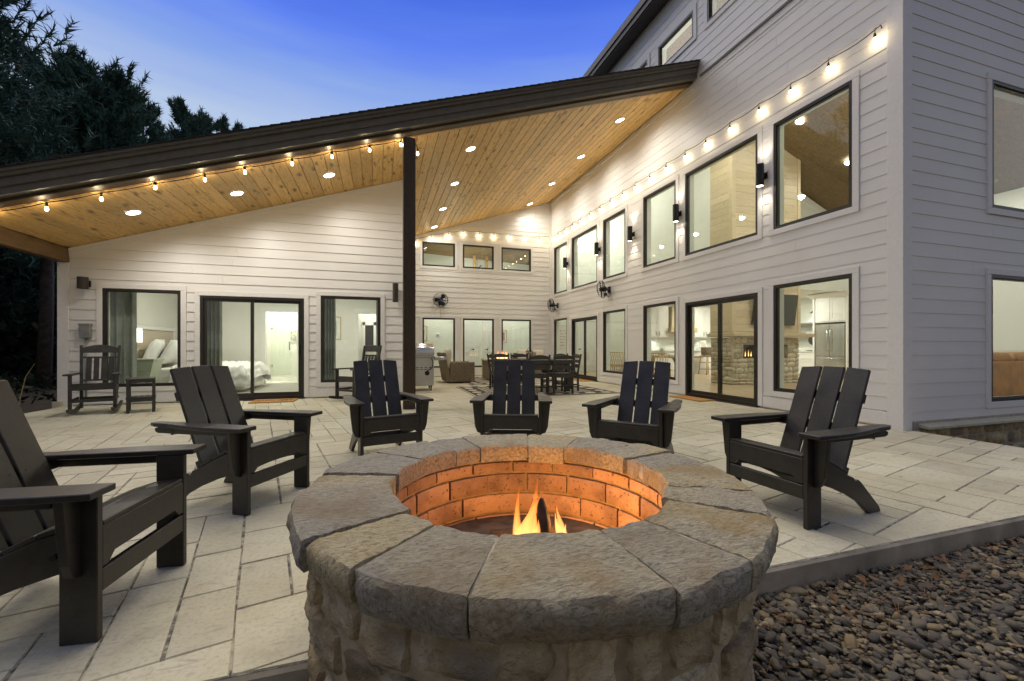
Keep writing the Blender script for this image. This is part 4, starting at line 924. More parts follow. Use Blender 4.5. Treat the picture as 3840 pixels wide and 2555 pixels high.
# ================================================================== ROCKING CHAIRS AND SIDE TABLE
def rocking_chair():
    t = thing('rocking_chair', '', 'rocking chair'); m = M_rocker; bv = .003
    for s in (-1, 1):
        pts = [(y, .012 + .30 * (y + .0) ** 2) for y in [-.48 + k * .09 for k in range(11)]]
        q = MB(); poly = [(s * .262, y, z) for y, z in pts] + [(s * .262, y, z + .058 + (.0 if abs(y) < .4 else -.012)) for y, z in reversed(pts)]; q.prism(poly, (-s * .036, 0, 0)); q.build('rocker', m, t, bevel=bv)
        q = MB(); q.box(min(s * .232, s * .27), max(s * .232, s * .27), .215, .275, .08, .60); q.build('front_leg', m, t, bevel=bv)
        q = MB(); q.hexa([(s * .20 - .019, -.235, .06), (s * .20 + .019, -.235, .06), (s * .20 + .019, -.18, .06), (s * .20 - .019, -.18, .06)], [(s * .232 - .019, -.43, 1.07), (s * .232 + .019, -.43, 1.07), (s * .232 + .019, -.385, 1.07), (s * .232 - .019, -.385, 1.07)]); q.build('rear_post', m, t, bevel=bv)
        q = MB(); q.prism([(s * x, y, .602) for x, y in ((.215, .32), (.32, .32), (.325, .2), (.30, 0), (.27, -.2), (.25, -.32), (.215, -.32), (.218, 0))], (0, 0, .026)); q.build('arm', m, t, bevel=.006)
    zb = lambda z: -.208 - .2 * (z - .06) / 1.01
    def hb(x0, x1, z0, z1, d=.022, name='back_rail', arch=0):
        q = MB()
        if arch:
            P = [(x0, z0), (x1, z0)] + [(x1 + (x0 - x1) * k / 12, z1 + arch * math.sin(math.pi * k / 12)) for k in range(13)]
            q.prism([(x, zb(z) + d / 2, z) for x, z in P], (0, -d, 0))
        else: q.hexa([(x0, zb(z0) - d / 2, z0), (x1, zb(z0) - d / 2, z0), (x1, zb(z0) + d / 2, z0), (x0, zb(z0) + d / 2, z0)], [(x0, zb(z1) - d / 2, z1), (x1, zb(z1) - d / 2, z1), (x1, zb(z1) + d / 2, z1), (x0, zb(z1) + d / 2, z1)])
        q.build(name, m, t, bevel=bv)
    hb(-.215, .215, .945, 1.03, .028, 'crest_rail', .05); hb(-.212, .212, .855, .885); hb(-.205, .205, .485, .515)
    for k in range(4): x = -.135 + k * .09; hb(x - .033, x + .033, .515, .855, .016, 'back_slat')
    q = MB(); q.box(-.232, .232, .235, .262, .375, .465); q.build('seat_apron', m, t, bevel=bv)
    for k in range(6):
        y1 = .265 - k * .083; z1 = .468 - .05 * k / 5; q = MB(); q.hexa([(-.23, y1 - .076, z1 - .012), (.23, y1 - .076, z1 - .012), (.23, y1, z1 - .004), (-.23, y1, z1 - .004)], [(-.23, y1 - .076, z1 + .006), (.23, y1 - .076, z1 + .006), (.23, y1, z1 + .014), (-.23, y1, z1 + .014)]); q.build('seat_slat', m, t, bevel=bv)
    for s in (-1, 1):
        q = MB(); q.hexa([(s * .228 - .012, -.24, .33), (s * .228 + .012, -.24, .33), (s * .228 + .012, .215, .38), (s * .228 - .012, .215, .38)], [(s * .228 - .012, -.24, .42), (s * .228 + .012, -.24, .42), (s * .228 + .012, .215, .46), (s * .228 - .012, .215, .46)]); q.build('seat_rail', m, t, bevel=bv)
        q = MB(); q.box(s * .235 - .011, s * .235 + .011, -.2, .215, .20, .245); q.build('side_stretcher', m, t, bevel=bv)
    for (a, b, w_) in ((.236, .26, .232), (-.222, -.2, .2)): q = MB(); q.box(-w_, w_, a, b, .19, .235); q.build('stretcher', m, t, bevel=bv)
    return t
ck = rocking_chair(); ck['label'] = 'dark slatted rocking chair at the left end of the patio, facing the camera'; ck['group'] = 'dark rocking chairs'; ck.location = (-4.30, 8.44, .0); ck.rotation_euler = (0, 0, math.atan2(-.95, .32) - math.pi / 2)
dup(ck, (-.42, 8.84, 0), math.atan2(-.66, -.75) - math.pi / 2, 'dark slatted rocking chair turned sideways under the right bedroom window', 'dark rocking chairs')
t = thing('side_table', 'dark slatted two tier side table beside the left rocking chair', 'side table', (-3.68, 8.38, 0), rad(22))
for sx in (-1, 1):
    for sy in (-1, 1): q = MB(); q.box(sx * .155 - .02, sx * .155 + .02, sy * .19 - .02, sy * .19 + .02, 0, .53); q.build('leg', M_rocker, t, bevel=.003)
for z_ in (.52, .22):
    for k in range(5): q = MB(); x = -.15 + k * .075; q.box(x - .033, x + .033, -.205, .205, z_, z_ + .018); q.build('top_slat' if z_ > .4 else 'shelf_slat', M_rocker, t, bevel=.002)
    for sy in (-1, 1): q = MB(); q.box(-.135, .135, sy * .19 - .012, sy * .19 + .012, z_ - .05, z_ - .001); q.build('apron', M_rocker, t, bevel=.002)

# ================================================================== PORCH FURNITURE
# rugs
def rug(label, x0, x1, y0, y1):
    t = thing('rug', label, 'rug', (0, 0, 0)); z = .004
    q = MB(); q.box(x0, x1, y0, y1, .0025, z + .006); q.build('rug_field', M_rug, t)
    for a, b, c, d in ((x0, x1, y0, y0 + .42), (x0, x1, y1 - .42, y1), (x0, x0 + .42, y0 + .42, y1 - .42), (x1 - .42, x1, y0 + .42, y1 - .42)):
        q = MB(); q.box(a, b, c, d, .003, z + .0085); q.build('border_band', M_rugdark, t)
    m = MB(); st = .36
    def lz(cx, cy_, w, h): m.prism([(cx + w * math.cos(k * math.pi / 4), cy_ + h * math.sin(k * math.pi / 4), z + .0086) for k in range(8)], (0, 0, .003))
    n = int((x1 - x0 - .5) / st)
    for k in range(n + 1):
        for y in (y0 + .21, y1 - .21): lz(x0 + .25 + k * (x1 - x0 - .5) / n, y, .13, .11)
    n2 = int((y1 - y0 - 1.2) / st)
    for k in range(n2 + 1):
        for x in (x0 + .21, x1 - .21): lz(x, y0 + .6 + k * (y1 - y0 - 1.2) / n2, .11, .13)
    for x in (x0, x1 - .035): m.box(x, x + .03, y0, y1, z + .0086, z + .0115)
    for y in (y0, y1 - .035): m.box(x0 + .031, x1 - .036, y, y + .03, z + .0086, z + .0115)
    m.build('cream_motif', M_ruglight, t, kind='stuff')
rug('black and cream patterned rug under the dining table', 1.92, 5.2, 8.38, 10.93)
rug('black and cream patterned rug under the square fire table', 2.38, 5.4, 11.30, 14.2)
# doormats
def mat_(label, x0, x1, y0, y1): q = MB(); q.box(x0, x1, y0, y1, .0025, .02); o = q.build('doormat', M_coir, None, bevel=.004); o['label'] = label; o['category'] = 'doormat'; o['group'] = 'coir doormats'; return o
m1 = mat_('orange coir doormat with lettering at the bedroom sliding doors', -2.29, -1.53, 8.87, 9.35)
mat_('orange coir doormat at the nearer sliding doors of the side wall', 5.80, 6.18, 6.6, 7.48)
mat_('orange coir doormat at the farther side wall doors beyond the dining table', 5.82, 6.18, 11.5, 12.45)
lettering('HAPPY FEET', .115, M_mattext, m1, (-1.91, 9.11, .0215), (0, 0, 0), (.92, 1.9, 1), ext=.0015, off=.004, sp=1.12)
# dining set
def dining_chair():
    t = thing('dining_chair', '', 'dining chair'); m = M_rocker; bv = .003      # faces +y, origin under the rear legs
    for s in (-1, 1):
        pr = [(.0, 0), (.045, 0), (.06, .42), (.045, .46), (-.03, .86), (-.065, .86), (.01, .44)]
        q = MB(); q.prism([(s * .205, y, z) for y, z in pr], (s * .032, 0, 0)); q.build('rear_leg', m, t, bevel=bv)
        q = MB(); q.box(min(s * .2, s * .237), max(s * .2, s * .237), .40, .445, 0, .43); q.build('front_leg', m, t, bevel=bv)
        q = MB(); q.box(s * .21 - .011, s * .21 + .011, .05, .40, .36, .42); q.build('seat_rail', m, t, bevel=bv)
    yb = lambda z: .035 - .078 * (z - .46) / .4
    for z0, z1, ar in ((.76, .82, .035), (.655, .725, .0), (.535, .62, 0.0)):
        q = MB(); P = [(-.205, z0), (.205, z0)] + [(.205 - .41 * k / 10, z1 + ar * math.sin(math.pi * k / 10)) for k in range(11)]
        q.prism([(x, yb(z) + .012, z) for x, z in P], (0, -.022, 0)); q.build('back_slat', m, t, bevel=bv)
    for k in range(5): q = MB(); y = .055 + k * .084; q.box(-.225 + (.03 if k == 0 else 0), .225 - (.03 if k == 0 else 0), y, y + .078, .432, .452); q.build('seat_slat', m, t, bevel=bv)
    for (a, b, c, d) in ((.405, .43, .355, .43), (.015, .035, .36, .42)): q = MB(); q.box(-.2, .2, a, b, c, d); q.build('apron', m, t, bevel=bv)
    for s in (-1, 1): q = MB(); q.box(s * .21 - .01, s * .21 + .01, .05, .40, .13, .165); q.build('side_stretcher', m, t, bevel=bv)
    q = MB(); q.box(-.2, .2, .21, .235, .13, .165); q.build('cross_stretcher', m, t, bevel=bv)
    return t
dc = dining_chair(); DG = 'dark slatted dining chairs'
dpos = [('dark dining chair on the near side of the table, right one', (3.83, 8.43), 90), ('dark dining chair on the near side of the table, partly behind an adirondack chair', (3.26, 8.43), 90), ('dark dining chair on the far side of the table, left one', (2.98, 10.45), 270),
        ('dark dining chair on the far side of the table, right one', (3.5, 10.45), 270), ('dark dining chair at the right table end, nearer one', (4.50, 9.23), 176), ('dark dining chair at the right table end, farther one', (4.52, 10.2), 205), ('dark dining chair at the left table end, seen from the side', (2.62, 9.85), 10)]
for i, (lab, p, a) in enumerate(dpos):
    if i == 0: dc['label'] = lab; dc['group'] = DG; dc.location = (*p, .016); heading(dc, rad(a))
    else: dup(dc, (*p, .016), rad(a) - math.pi / 2, lab, DG)
t = thing('dining_table', 'dark slatted outdoor dining table on the patterned rug', 'table', (3.55, 9.45, .016))
for k in range(8): q = MB(); y = -.5 + k * .126; q.box(-.78, .78, y, y + .12, .70, .728); q.build('top_slat', M_rocker, t, bevel=.003)
for sx in (-1, 1):
    for sy in (-1, 1): q = MB(); q.box(sx * .66 - .045, sx * .66 + .045, sy * .4 - .045, sy * .4 + .045, 0, .699); q.build('leg', M_rocker, t, bevel=.004)
for b in ((-.6, .6, -.42, -.39), (-.6, .6, .39, .42), (-.67, -.64, -.35, .35), (.64, .67, -.35, .35)): q = MB(); q.box(*b, .6, .69); q.build('apron', M_rocker, t)
t = thing('lantern', 'small metal and glass lantern on the outdoor dining table', 'lantern', (3.42, 9.5, .745))
q = MB(); q.box(-.06, .06, -.06, .06, 0, .02); q.box(-.065, .065, -.065, .065, .19, .21)
for sx in (-1, 1):
    for sy in (-1, 1): q.box(sx * .054 - .005, sx * .054 + .005, sy * .054 - .005, sy * .054 + .005, .02, .19)
q.build('cage', M_metal_black, t); q = MB(); q.box(-.05, .05, -.05, .05, .021, .188); q.build('glass', M_glass, t); q = MB(); q.lathe([(.028, .022), (.028, .11), (.0001, .11)], n=14); q.build('candle', M_cream, t)
q = MB(); q.tube([(.05 * math.cos(k * math.pi / 8), 0, .21 + .07 * math.sin(k * math.pi / 8)) for k in range(9)], .004, 6); q.build('handle', M_metal_black, t)
# wicker pieces
def weave(mb, p0, du, dv, nu, nv, out):
    """basket weave: raised bands on a quad p0 + u*du + v*dv"""
    p0, du, dv, out = map(Vector, (p0, du, dv, out))
    for j in range(nv):
        for i in range(nu):
            up = (i + j) % 2 == 0; a = p0 + du * ((i + .06) / nu) + dv * ((j + .08) / nv); b = p0 + du * ((i + .94) / nu) + dv * ((j + .08) / nv); c = p0 + du * ((i + .94) / nu) + dv * ((j + .92) / nv); d = p0 + du * ((i + .06) / nu) + dv * ((j + .92) / nv)
            h = out * (.011 if up else .004); md = out * (.016 if up else .006)
            m0 = (a + b) / 2 + md; m1_ = (c + d) / 2 + md
            mb.add([a, b, c, d, a + h * .3, m0, b + h * .3, c + h * .3, m1_, d + h * .3], [(4, 5, 8, 9), (5, 6, 7, 8), (0, 4, 9, 3), (6, 1, 2, 7), (0, 1, 6, 5, 4), (2, 3, 9, 8, 7)])
def cushion(name, c, s, m, parent, rot=(0, 0, 0), puff=.25):
    vs = []; fs = []; n = 8
    for side in (1, -1):
        for j in range(n + 1):
            for i in range(n + 1):
                u, v = i / n * 2 - 1, j / n * 2 - 1; e = (1 - u ** 4) * (1 - v ** 4)
                vs.append(Vector((u * s[0] / 2 * (1 - .06 * (1 - abs(v)) * 0), v * s[1] / 2, side * (s[2] / 2) * (max(e, 0) ** .5 * (1 + .1 * noise.noise(Vector((u * 2 + c[0], v * 2, side)))) * .9 + .1))))
    k = (n + 1) ** 2
    for sd in (0, 1):
        for j in range(n):
            for i in range(n):
                q = sd * k + j * (n + 1) + i; f = (q, q + 1, q + n + 2, q + n + 1); fs.append(f if sd == 0 else f[::-1])
    ring = list(range(n + 1)) + [j * (n + 1) + n for j in range(1, n + 1)] + [n * (n + 1) + i for i in range(n - 1, -1, -1)] + [j * (n + 1) for j in range(n - 1, 0, -1)]
    fs += [(ring[i], k + ring[i], k + ring[(i + 1) % len(ring)], ring[(i + 1) % len(ring)]) for i in range(len(ring))]
    q = MB(); q.add(vs, fs); return q.build(name, m, parent, smooth=True, loc=c, rot=rot)
t = thing('wicker_armchair', 'brown wicker armchair with cream cushions beside the grill', 'armchair', (1.85, 12.02, 0))    # faces +x
q = MB(); q.box(.10, .80, .02, .12, .04, .60); q.box(.10, .80, .83, .93, .04, .60); q.box(.1, .78, .12, .83, .08, .32); q.hexa([(0.0, .02, .04), (.14, .02, .04), (.14, .93, .04), (0.0, .93, .04)], [(-.16, .04, .88), (-.06, .04, .88), (-.06, .91, .88), (-.16, .91, .88)]); q.build('frame', M_wicker, t, bevel=.01)
q = MB(); weave(q, (.12, .019, .05), (.68, 0, 0), (0, 0, .55), 18, 14, (0, -1, 0)); weave(q, (-.005, .93, .05), (0, -.91, 0), (-.155, 0, .82), 20, 20, (-1, 0, -.2)); weave(q, (.801, .02, .05), (0, .10, 0), (0, 0, .55), 3, 14, (1, 0, 0)); weave(q, (-.02, .018, .05), (.13, 0, 0), (-.14, 0, .82), 3, 20, (0, -1, 0)); q.build('weave', M_wicker, t, kind='stuff')
cushion('seat_cushion', (.45, .475, .40), (.66, .70, .15), M_cream, t); cushion('back_cushion', (.06, .475, .70), (.58, .72, .2), M_cream, t, (0, rad(-78), 0))
t = thing('wicker_loveseat', 'wicker loveseat with cream pillows in the far corner of the porch', 'sofa', (4.62, 13.85, .016))     # faces -y
q = MB(); q.box(0, .1, 0, .75, .04, .62); q.box(1.1, 1.2, 0, .75, .04, .62); q.box(.1, 1.1, .05, .7, .08, .34); q.box(0, 1.2, .66, .78, .04, .80); q.build('frame', M_wicker, t, bevel=.01)
q = MB(); weave(q, (1.0, -.001, .05), (.2, 0, 0), (0, 0, .56), 5, 14, (0, -1, 0)); weave(q, (0, .655, .4), (1.2, 0, 0), (0, 0, .42), 30, 10, (0, -1, 0)); q.build('weave', M_wicker, t, kind='stuff')
cushion('seat_cushion', (.35, .36, .41), (.5, .6, .14), M_cream, t); cushion('seat_cushion', (.86, .36, .41), (.5, .6, .14), M_cream, t)
for x, lab, mm in ((4.95, 'cream pillow on the left of the wicker loveseat', M_cream), (5.52, 'cream pillow on the right of the wicker loveseat', M_cream), (5.22, 'brown plaid pillow between the cream ones on the loveseat', M_wicker)):
    o = cushion('pillow', (x, 14.33 if mm is M_cream else 14.17, .72), (.48 if mm is M_cream else .3, .48 if mm is M_cream else .3, .17), mm, None, (rad(72), 0, rad(4))); o['label'] = lab; o['category'] = 'pillow'
t = thing('fire_table', 'rectangular outdoor fire table with slatted sides and lit burner', 'fire table', (3.2, 12.3, .016))
q = MB(); q.box(.04, .96, .04, 1.1, .03, .58); q.build('body', M_wicker, t); q = MB(); q.box(-.02, 1.02, -.02, 1.16, .60, .64); q.build('table_top', M_tanwood, t, bevel=.005)
q = MB()
for x in (.0, .94):
    for y in (.0, 1.08): q.box(x, x + .06, y, y + .06, 0, .60)
q.build('corner_post', M_tanwood, t, bevel=.004)
for k in range(16): q = MB(); z_ = .06 + k * .033; q.box(.028, .04, .061, 1.079, z_, z_ + .026); q.box(.061, .939, .028, .04, z_, z_ + .026); q.build('side_slat', M_wicker, t)
q = MB(); q.box(.25, .75, .3, .86, .6405, .655); q.build('burner', M_dark, t)
tf = thing('fire', 'flames rising from the rectangular fire table behind the dining set', 'fire', (3.7, 12.86, .67))
for k in range(7): q = MB(); tongue(q, (-.16 + k * .055, .06 * math.sin(k * 2.1), 0), .2 + .12 * abs(math.sin(k * 1.7)), .035, (.03, 0), k * 1.3); q.build('flame', M_flame, tf, smooth=True)
# grill
t = thing('gas_grill', 'stainless gas grill on casters behind the dark post', 'grill', (.90, 10.48, 0))      # back panel towards -y
q = MB(); q.box(-.34, .36, -.24, .24, .12, .80); q.build('cabinet', M_steelp, t, bevel=.01)
q = MB(); q.prism([(-.35, y, z) for y, z in ((-.26, .84), (.28, .84), (.27, .96), (.20, 1.07), (.05, 1.13), (-.12, 1.12), (-.24, 1.03), (-.27, .93))], (.72, 0, 0)); q.build('hood', M_steel, t, smooth='auto', bevel=.012)
q = MB(); q.box(-.36, .38, -.27, .27, .80, .838); q.build('firebox', M_steelp, t, bevel=.004)
for s in (-1, 1): q = MB(); x0 = .385 if s > 0 else -.66; q.box(x0, x0 + .28, -.2, .24, .72, .80); q.build('side_shelf', M_steelp, t, bevel=.008)
q = MB(); q.tube([(-.2, .31, .93), (.22, .31, .93)], .014, 8); q.box(.40, .6, -.22, -.201, .73, .79); q.build('handle', M_steel, t, smooth='auto')
for k in range(2):
    q = MB()
    for j in range(6): x = -.26 + j * .1; q.box(x, x + .06, -.2415, -.238, .50 + k * .045, .515 + k * .045)
    q.build('vent_slot', M_dark, t)
q = MB(); q.cyl((.2, -.27, .42), (.2, -.24, .42), .055, 16); q.tube([(.2, -.26, .47), (.32, -.29, .55), (.34, -.28, .68), (.3, -.25, .78)], .010, 7); q.build('regulator_hose', M_metal_black, t, smooth='auto')
for x in (-.28, .30):
    for y in (-.2, .2): q = MB(); q.cyl((x - .014, y, .042), (x + .014, y, .042), .04, 14); q.box(x - .02, x + .02, y - .015, y + .015, .075, .12); q.build('caster', M_metal_black, t)

# ================================================================== THINGS INSIDE THE ROOMS
def curtain(label, x0, x1, y, z0=.03, z1=2.35, n=26, amp=.035, sweep=0):
    vs = []; rows_ = 8
    for j in range(rows_ + 1):
        f = j / rows_; z = z0 + (z1 - z0) * f
        for i in range(n * 2 + 1):
            s = i / (n * 2); w = math.sin(s * math.pi * 2 * (n / 5)) * amp * (1.1 - .5 * f) ; xx = x0 + (x1 - x0) * s; xx += sweep * (1 - s) * (1 - f) ** 2 * 0
            vs.append((xx, y + w, z))
    k = n * 2 + 1; fs = [(j * k + i, j * k + i + 1, (j + 1) * k + i + 1, (j + 1) * k + i) for j in range(rows_) for i in range(k - 1)]
    b = [Vector(v) + Vector((0, .006, 0)) for v in vs]; N0 = len(vs); m = MB(); m.add(vs + b, fs + [tuple(i + N0 for i in f)[::-1] for f in fs])
    o = m.build('curtain', M_curtain, None, smooth=True); o['label'] = label; o['category'] = 'curtain'; o['group'] = 'sage grey bedroom curtains'
curtain('grey curtain behind the left edge of the left bedroom window', -4.98, -4.38, YA + .33)
curtain('grey curtain behind the right edge of the left bedroom window', -3.72, -3.5, YA + .33, amp=.02)
curtain('dark grey curtain behind the left edge of the bedroom sliding doors', -3.34, -2.98, YA + .33)
curtain('grey curtain behind the right edge of the bedroom sliding doors', -1.60, -1.42, YA + .33, amp=.02)
curtain('grey curtain behind the left edge of the right bedroom window', -1.16, -.88, YA + .33)
curtain('grey curtain behind the right edge of the right bedroom window', -.05, .1, YA + .33, amp=.02)
t = thing('bed', 'bed with white ruffled bedding and linen headboard behind the bedroom doors', 'bed', (-5.06, 11.95, .012))     # head at -x
q = MB(); q.box(0.0, .07, -.92, .92, .1, 1.42); q.build('headboard', M_linen, t, bevel=.01)
q = MB(); q.box(0, .10, -.98, .98, 1.42, 1.50); q.box(0, .09, -.98, -.92, 0, 1.42); q.box(0, .09, .92, .98, 0, 1.42); q.build('headboard_trim', M_white, t, bevel=.008)
q = MB(); q.box(.08, 2.1, -.85, .85, .12, .55); q.build('mattress', M_bedding, t, bevel=.04, seg=2)
q = MB(); q.box(.08, 2.12, -.88, .88, .05, .16); q.build('bed_base', M_counter, t)
vs = []; NU, NV = 60, 84
for j in range(NV + 1):
    for i in range(NU + 1):
        u = .75 + 1.72 * i / NU; v = -1.33 + 2.66 * j / NV
        dropx = max(0, u - 2.14); dropy = max(0, abs(v) - .88)
        x = min(u, 2.14) + .16 * (1 - math.exp(-dropx * 5)); y = math.copysign(min(abs(v), .88) + .13 * (1 - math.exp(-dropy * 5)), v)
        z = .66 - .06 * (abs(v) / .88) ** 2 * (abs(v) < .88) - .06 * (abs(v) >= .88) - max(dropx, dropy) * 1.0
        p = Vector((u * 7, v * 7, 0)); rf = .022 * math.sin(u * 46 + 1.6 * noise.noise(p * .4)) * (.35 + .65 * (noise.noise(p * .25) > -.1)) + .028 * noise.noise(p * .8)
        if dropx > 0 or dropy > 0: fx = .05 * noise.noise(Vector((u * 5, v * 5, 3))); x += fx * (dropx > 0) + .02 * rf; y += math.copysign(abs(fx) * (dropy > 0), v)
        vs.append((x, y, max(z + rf, .03 + .01 * noise.noise(p))))
q = MB(); q.add(vs, [(j * (NU + 1) + i, j * (NU + 1) + i + 1, (j + 1) * (NU + 1) + i + 1, (j + 1) * (NU + 1) + i) for j in range(NV) for i in range(NU)]); q.build('duvet', M_bedding, t, smooth=True)
for i, (x, y, s, tl, lab) in enumerate(((.26, -.5, .62, 68, 'white plain pillow at the near side of the headboard'), (.26, .45, .62, 68, 'white plain pillow at the far side of the headboard'), (.48, -.25, .60, 62, 'white ruffled square pillow in front of the headboard'), (.46, .35, .56, 62, 'white square pillow far along the headboard'))):
    o = cushion('pillow', (-5.06 + x, 11.95 + y, .92), (s, s, .2), M_bedding, None, (rad(0), rad(-tl), rad(8 * (-1) ** i))); o['label'] = lab; o['category'] = 'pillow'; o['group'] = 'white pillows on the bed'
t = thing('nightstand', 'sage green two drawer nightstand beside the bed', 'nightstand', (-4.62, 10.45, .012))
q = MB(); q.box(-.33, .33, -.22, .22, .76, .79); q.build('top', M_nights, t, bevel=.004)
q = MB(); q.hexa([(-.22, -.18, .32), (.22, -.18, .32), (.22, .2, .32), (-.22, .2, .32)], [(-.32, -.2, .76), (.32, -.2, .76), (.32, .2, .76), (-.32, .2, .76)]); q.build('body', M_nights, t)
for z0, z1 in ((.55, .73), (.345, .525)):
    w = lambda z: .22 + .1 * (z - .32) / .44 - .02; d = MB(); d.hexa([(-w(z0), -.2, z0), (w(z0), -.2, z0), (w(z0), -.17, z0), (-w(z0), -.17, z0)], [(-w(z1), -.222, z1), (w(z1), -.222, z1), (w(z1), -.18, z1), (-w(z1), -.18, z1)]); d = d.build('drawer', M_nights, t, bevel=.004)
    q = MB(); q.tube([(.03 * math.cos(a), -.235, (z0 + z1) / 2 + .03 * math.sin(a)) for a in [k * math.pi / 6 for k in range(12)]], .005, 6, True); q.build('pull', M_gold, d)
for x in (-.19, .19):
    for y in (-.15, .17): q = MB(); q.tube([(x, y, .32), (x * .95, y, 0)], [.02, .012], 8); q.build('leg', M_nights, t)
t = thing('table_lamp', 'lit table lamp with white drum shade on the nightstand', 'lamp', (-4.78, 10.55, .802))
q = MB(); q.lathe([(.06, 0), (.065, .03), (.05, .06), (.068, .10), (.05, .14), (.068, .18), (.05, .22), (.06, .26), (.02, .30), (.012, .34)], n=18); q.build('lamp_base', M_white, t, smooth=True)
q = MB(); q.lathe([(.155, .34), (.145, .62)], n=28); q.lathe([(.150, .34), (.140, .62)], n=28); q.build('lamp_shade', M_shade, t, smooth=True)
area('lamp', (-2.9, 11.0, 2.70), P_BED, .5, house); area('lamp', (-1.0, 11.4, 2.70), P_BED * .7, .5, house); area('lamp', (-2.6, 13.9, 2.70), P_BATH, .4, house); area('lamp', (-.2, 14.0, 2.7), 18, .3, house)
def picture(label, x0, x1, z0, z1, y, prm, fr=M_oakpic, matw=.06):
    t = thing('picture', label, 'picture', (0, y, 0)); b = .018
    q = MB(); q.box(x0, x1, -.025, -.001, z1 - b, z1); q.box(x0, x1, -.025, -.001, z0, z0 + b); q.box(x0, x0 + b, -.025, -.001, z0 + b, z1 - b); q.box(x1 - b, x1, -.025, -.001, z0 + b, z1 - b); q.build('frame', fr, t)
    q = MB(); q.box(x0 + b, x1 - b, -.012, -.002, z0 + b, z1 - b); q.build('mat_board', M_paper, t)
    if prm: q = MB(); q.box(x0 + b + matw, x1 - b - matw, -.014, -.0125, z0 + b + matw, z1 - b - matw); q.build('print', prm, t)
    return t
picture('green framed print on the bedroom back wall by the hall door', -1.62, -1.05, 1.26, 1.92, 13.3, M_print, matw=.10)
picture('tall framed pale print on the hall wall behind the left far window', 1.35, 1.76, 1.27, 1.85, 16.4, M_print, matw=.08)
picture('small framed pink print behind the right far window', 4.68, 4.93, 1.22, 1.72, 16.4, M_print2)
sg = picture('framed wall sign with serif lettering behind the corner window', 7.02, 7.57, .98, 1.95, 16.4, None, M_counter)
lines = ['Yes live', 'tter of', 'the high', 'and not', 'the shadow', 'thoughts.']
for i, s in enumerate(lines):
    lettering(s, .085, M_ink, sg, (7.52, -.0135, 1.72 - i * .12), (rad(90), 0, 0), align='RIGHT')
t = thing('thermostat', 'small white thermostat with grey screen on the hall wall', 'thermostat', (2.18, 16.4, 1.5)); q = MB(); q.box(-.07, .07, -.025, -.001, -.05, .05); q.build('case', M_white, t, bevel=.005); q = MB(); q.box(-.04, .04, -.0265, -.0255, -.025, .03); q.build('screen', M_grey, t)
for lab, x, y in (('white light switch on the bedroom back wall below the green print', -.92, 13.3), ('white light switch on the hall wall beside the panel door', 3.86, 16.4)):
    t = thing('light_switch', lab, 'light switch', (x, y, 1.17)); q = MB(); q.box(-.06, .06, -.008, -.001, -.06, .06); q.build('plate', M_white, t, bevel=.002)
    for sx in (-.025, .025): q = MB(); q.box(sx - .012, sx + .012, -.013, -.0085, -.025, .025); q.build('rocker', M_white, t)
# loft railing and post seen in the middle high window
t = thing('loft_railing', 'dark stair railing and timber post behind the middle high far window', 'railing', (3.55, 16.1, 3.7))
q = MB(); q.box(-.06, .04, -.05, .05, 0, .9); q.build('post', M_pinetrim, t); q = MB(); q.box(.42, .52, -.05, .05, 0, .9); q.build('post', M_pinetrim, t)
q = MB(); q.tube([(.02, -.06, .25), (.25, -.06, .52)], .018, 6); q.tube([(.12, -.06, 0), (.6, -.06, .38)], .018, 6); q.build('rail', M_metal_black, t)
for k in range(4): q = MB(); x = .1 + k * .1; q.tube([(x, -.06, 0), (x, -.06, .34 + .0 * k)], .012, 6); q.build('baluster', M_metal_black, t)
# great room: fireplace
t = thing('fireplace', 'pale stone and plank fireplace with timber mantel seen through the side doors', 'fireplace', (0, 0, 0)); fp = t
X0, X1, Y0, Y1 = 9.10, 11.56, 9.12, 9.94
q = MB(); q.box(X0 + .05, 9.53, Y0 + .05, Y1, .013, 1.3); q.box(11.13, X1 - .05, Y0 + .05, Y1, .013, 1.3); q.box(9.53, 11.13, Y0 + .05, Y1, .013, .74); q.box(9.53, 11.13, Y0 + .05, Y1, 1.1, 1.3); q.box(9.53, 11.13, Y0 + .4, Y1, .74, 1.1); q.build('core', M_mortar, t)
rs = random.Random(14); mF = lambda u, z, o: (u, Y0 + .05 - o, z); mL = lambda u, z, o: (X0 + .05 - o, u, z)
for mp_, a, b, hole in ((mF, X0 + .02, X1, (9.53, 11.13)), (mL, Y0 + .02, Y1, None)):
    z = .015
    while z < 1.29:
        h = min(rs.choice([.08, .11, .14, .16]), 1.3 - z); h = 1.3 - z if 1.3 - z - h < .05 else h
        u = a
        while u < b - .01:
            L = min(rs.uniform(.13, .34), b - u); L = b - u if b - u - L < .08 else L
            if hole and .70 < z + h / 2 < 1.12 and u + L > hole[0] and u < hole[1]:
                if u >= hole[0] - .02: u = hole[1]; continue
                L = hole[0] - u
            q = MB(); q.add(*rough_stone(mp_, u, u + L, z, z + h, rs.random() * 90, .025, .02, 4, 3, .006, .008)); q.build('stone', M_instone, t, smooth='auto'); u += L
        z += h
q = MB(); q.box(X0 - .10, X1 + .42, Y0 - .16, Y1, 1.325, 1.42); q.build('mantel', M_paleplank, t, bevel=.008); q = MB(); q.box(X0 - .02, X1 + .1, Y0 - .06, Y1, 1.421, 1.46); q.build('mantel_trim', M_paleplank, t)
z = 1.47; k = 0
while z < 7.4:
    zz = min(z + .19, 7.4); q = MB(); q.box(X0 + .12, X1 - .1, Y0 + .02, Y0 + .06, z, zz - .005); q.build('front_plank', M_paleplank, t); q = MB(); q.box(X0 + .02, X0 + .06, Y0 + .12, Y1, z, zz - .005); q.build('side_plank', M_paleplank, t); z += .19
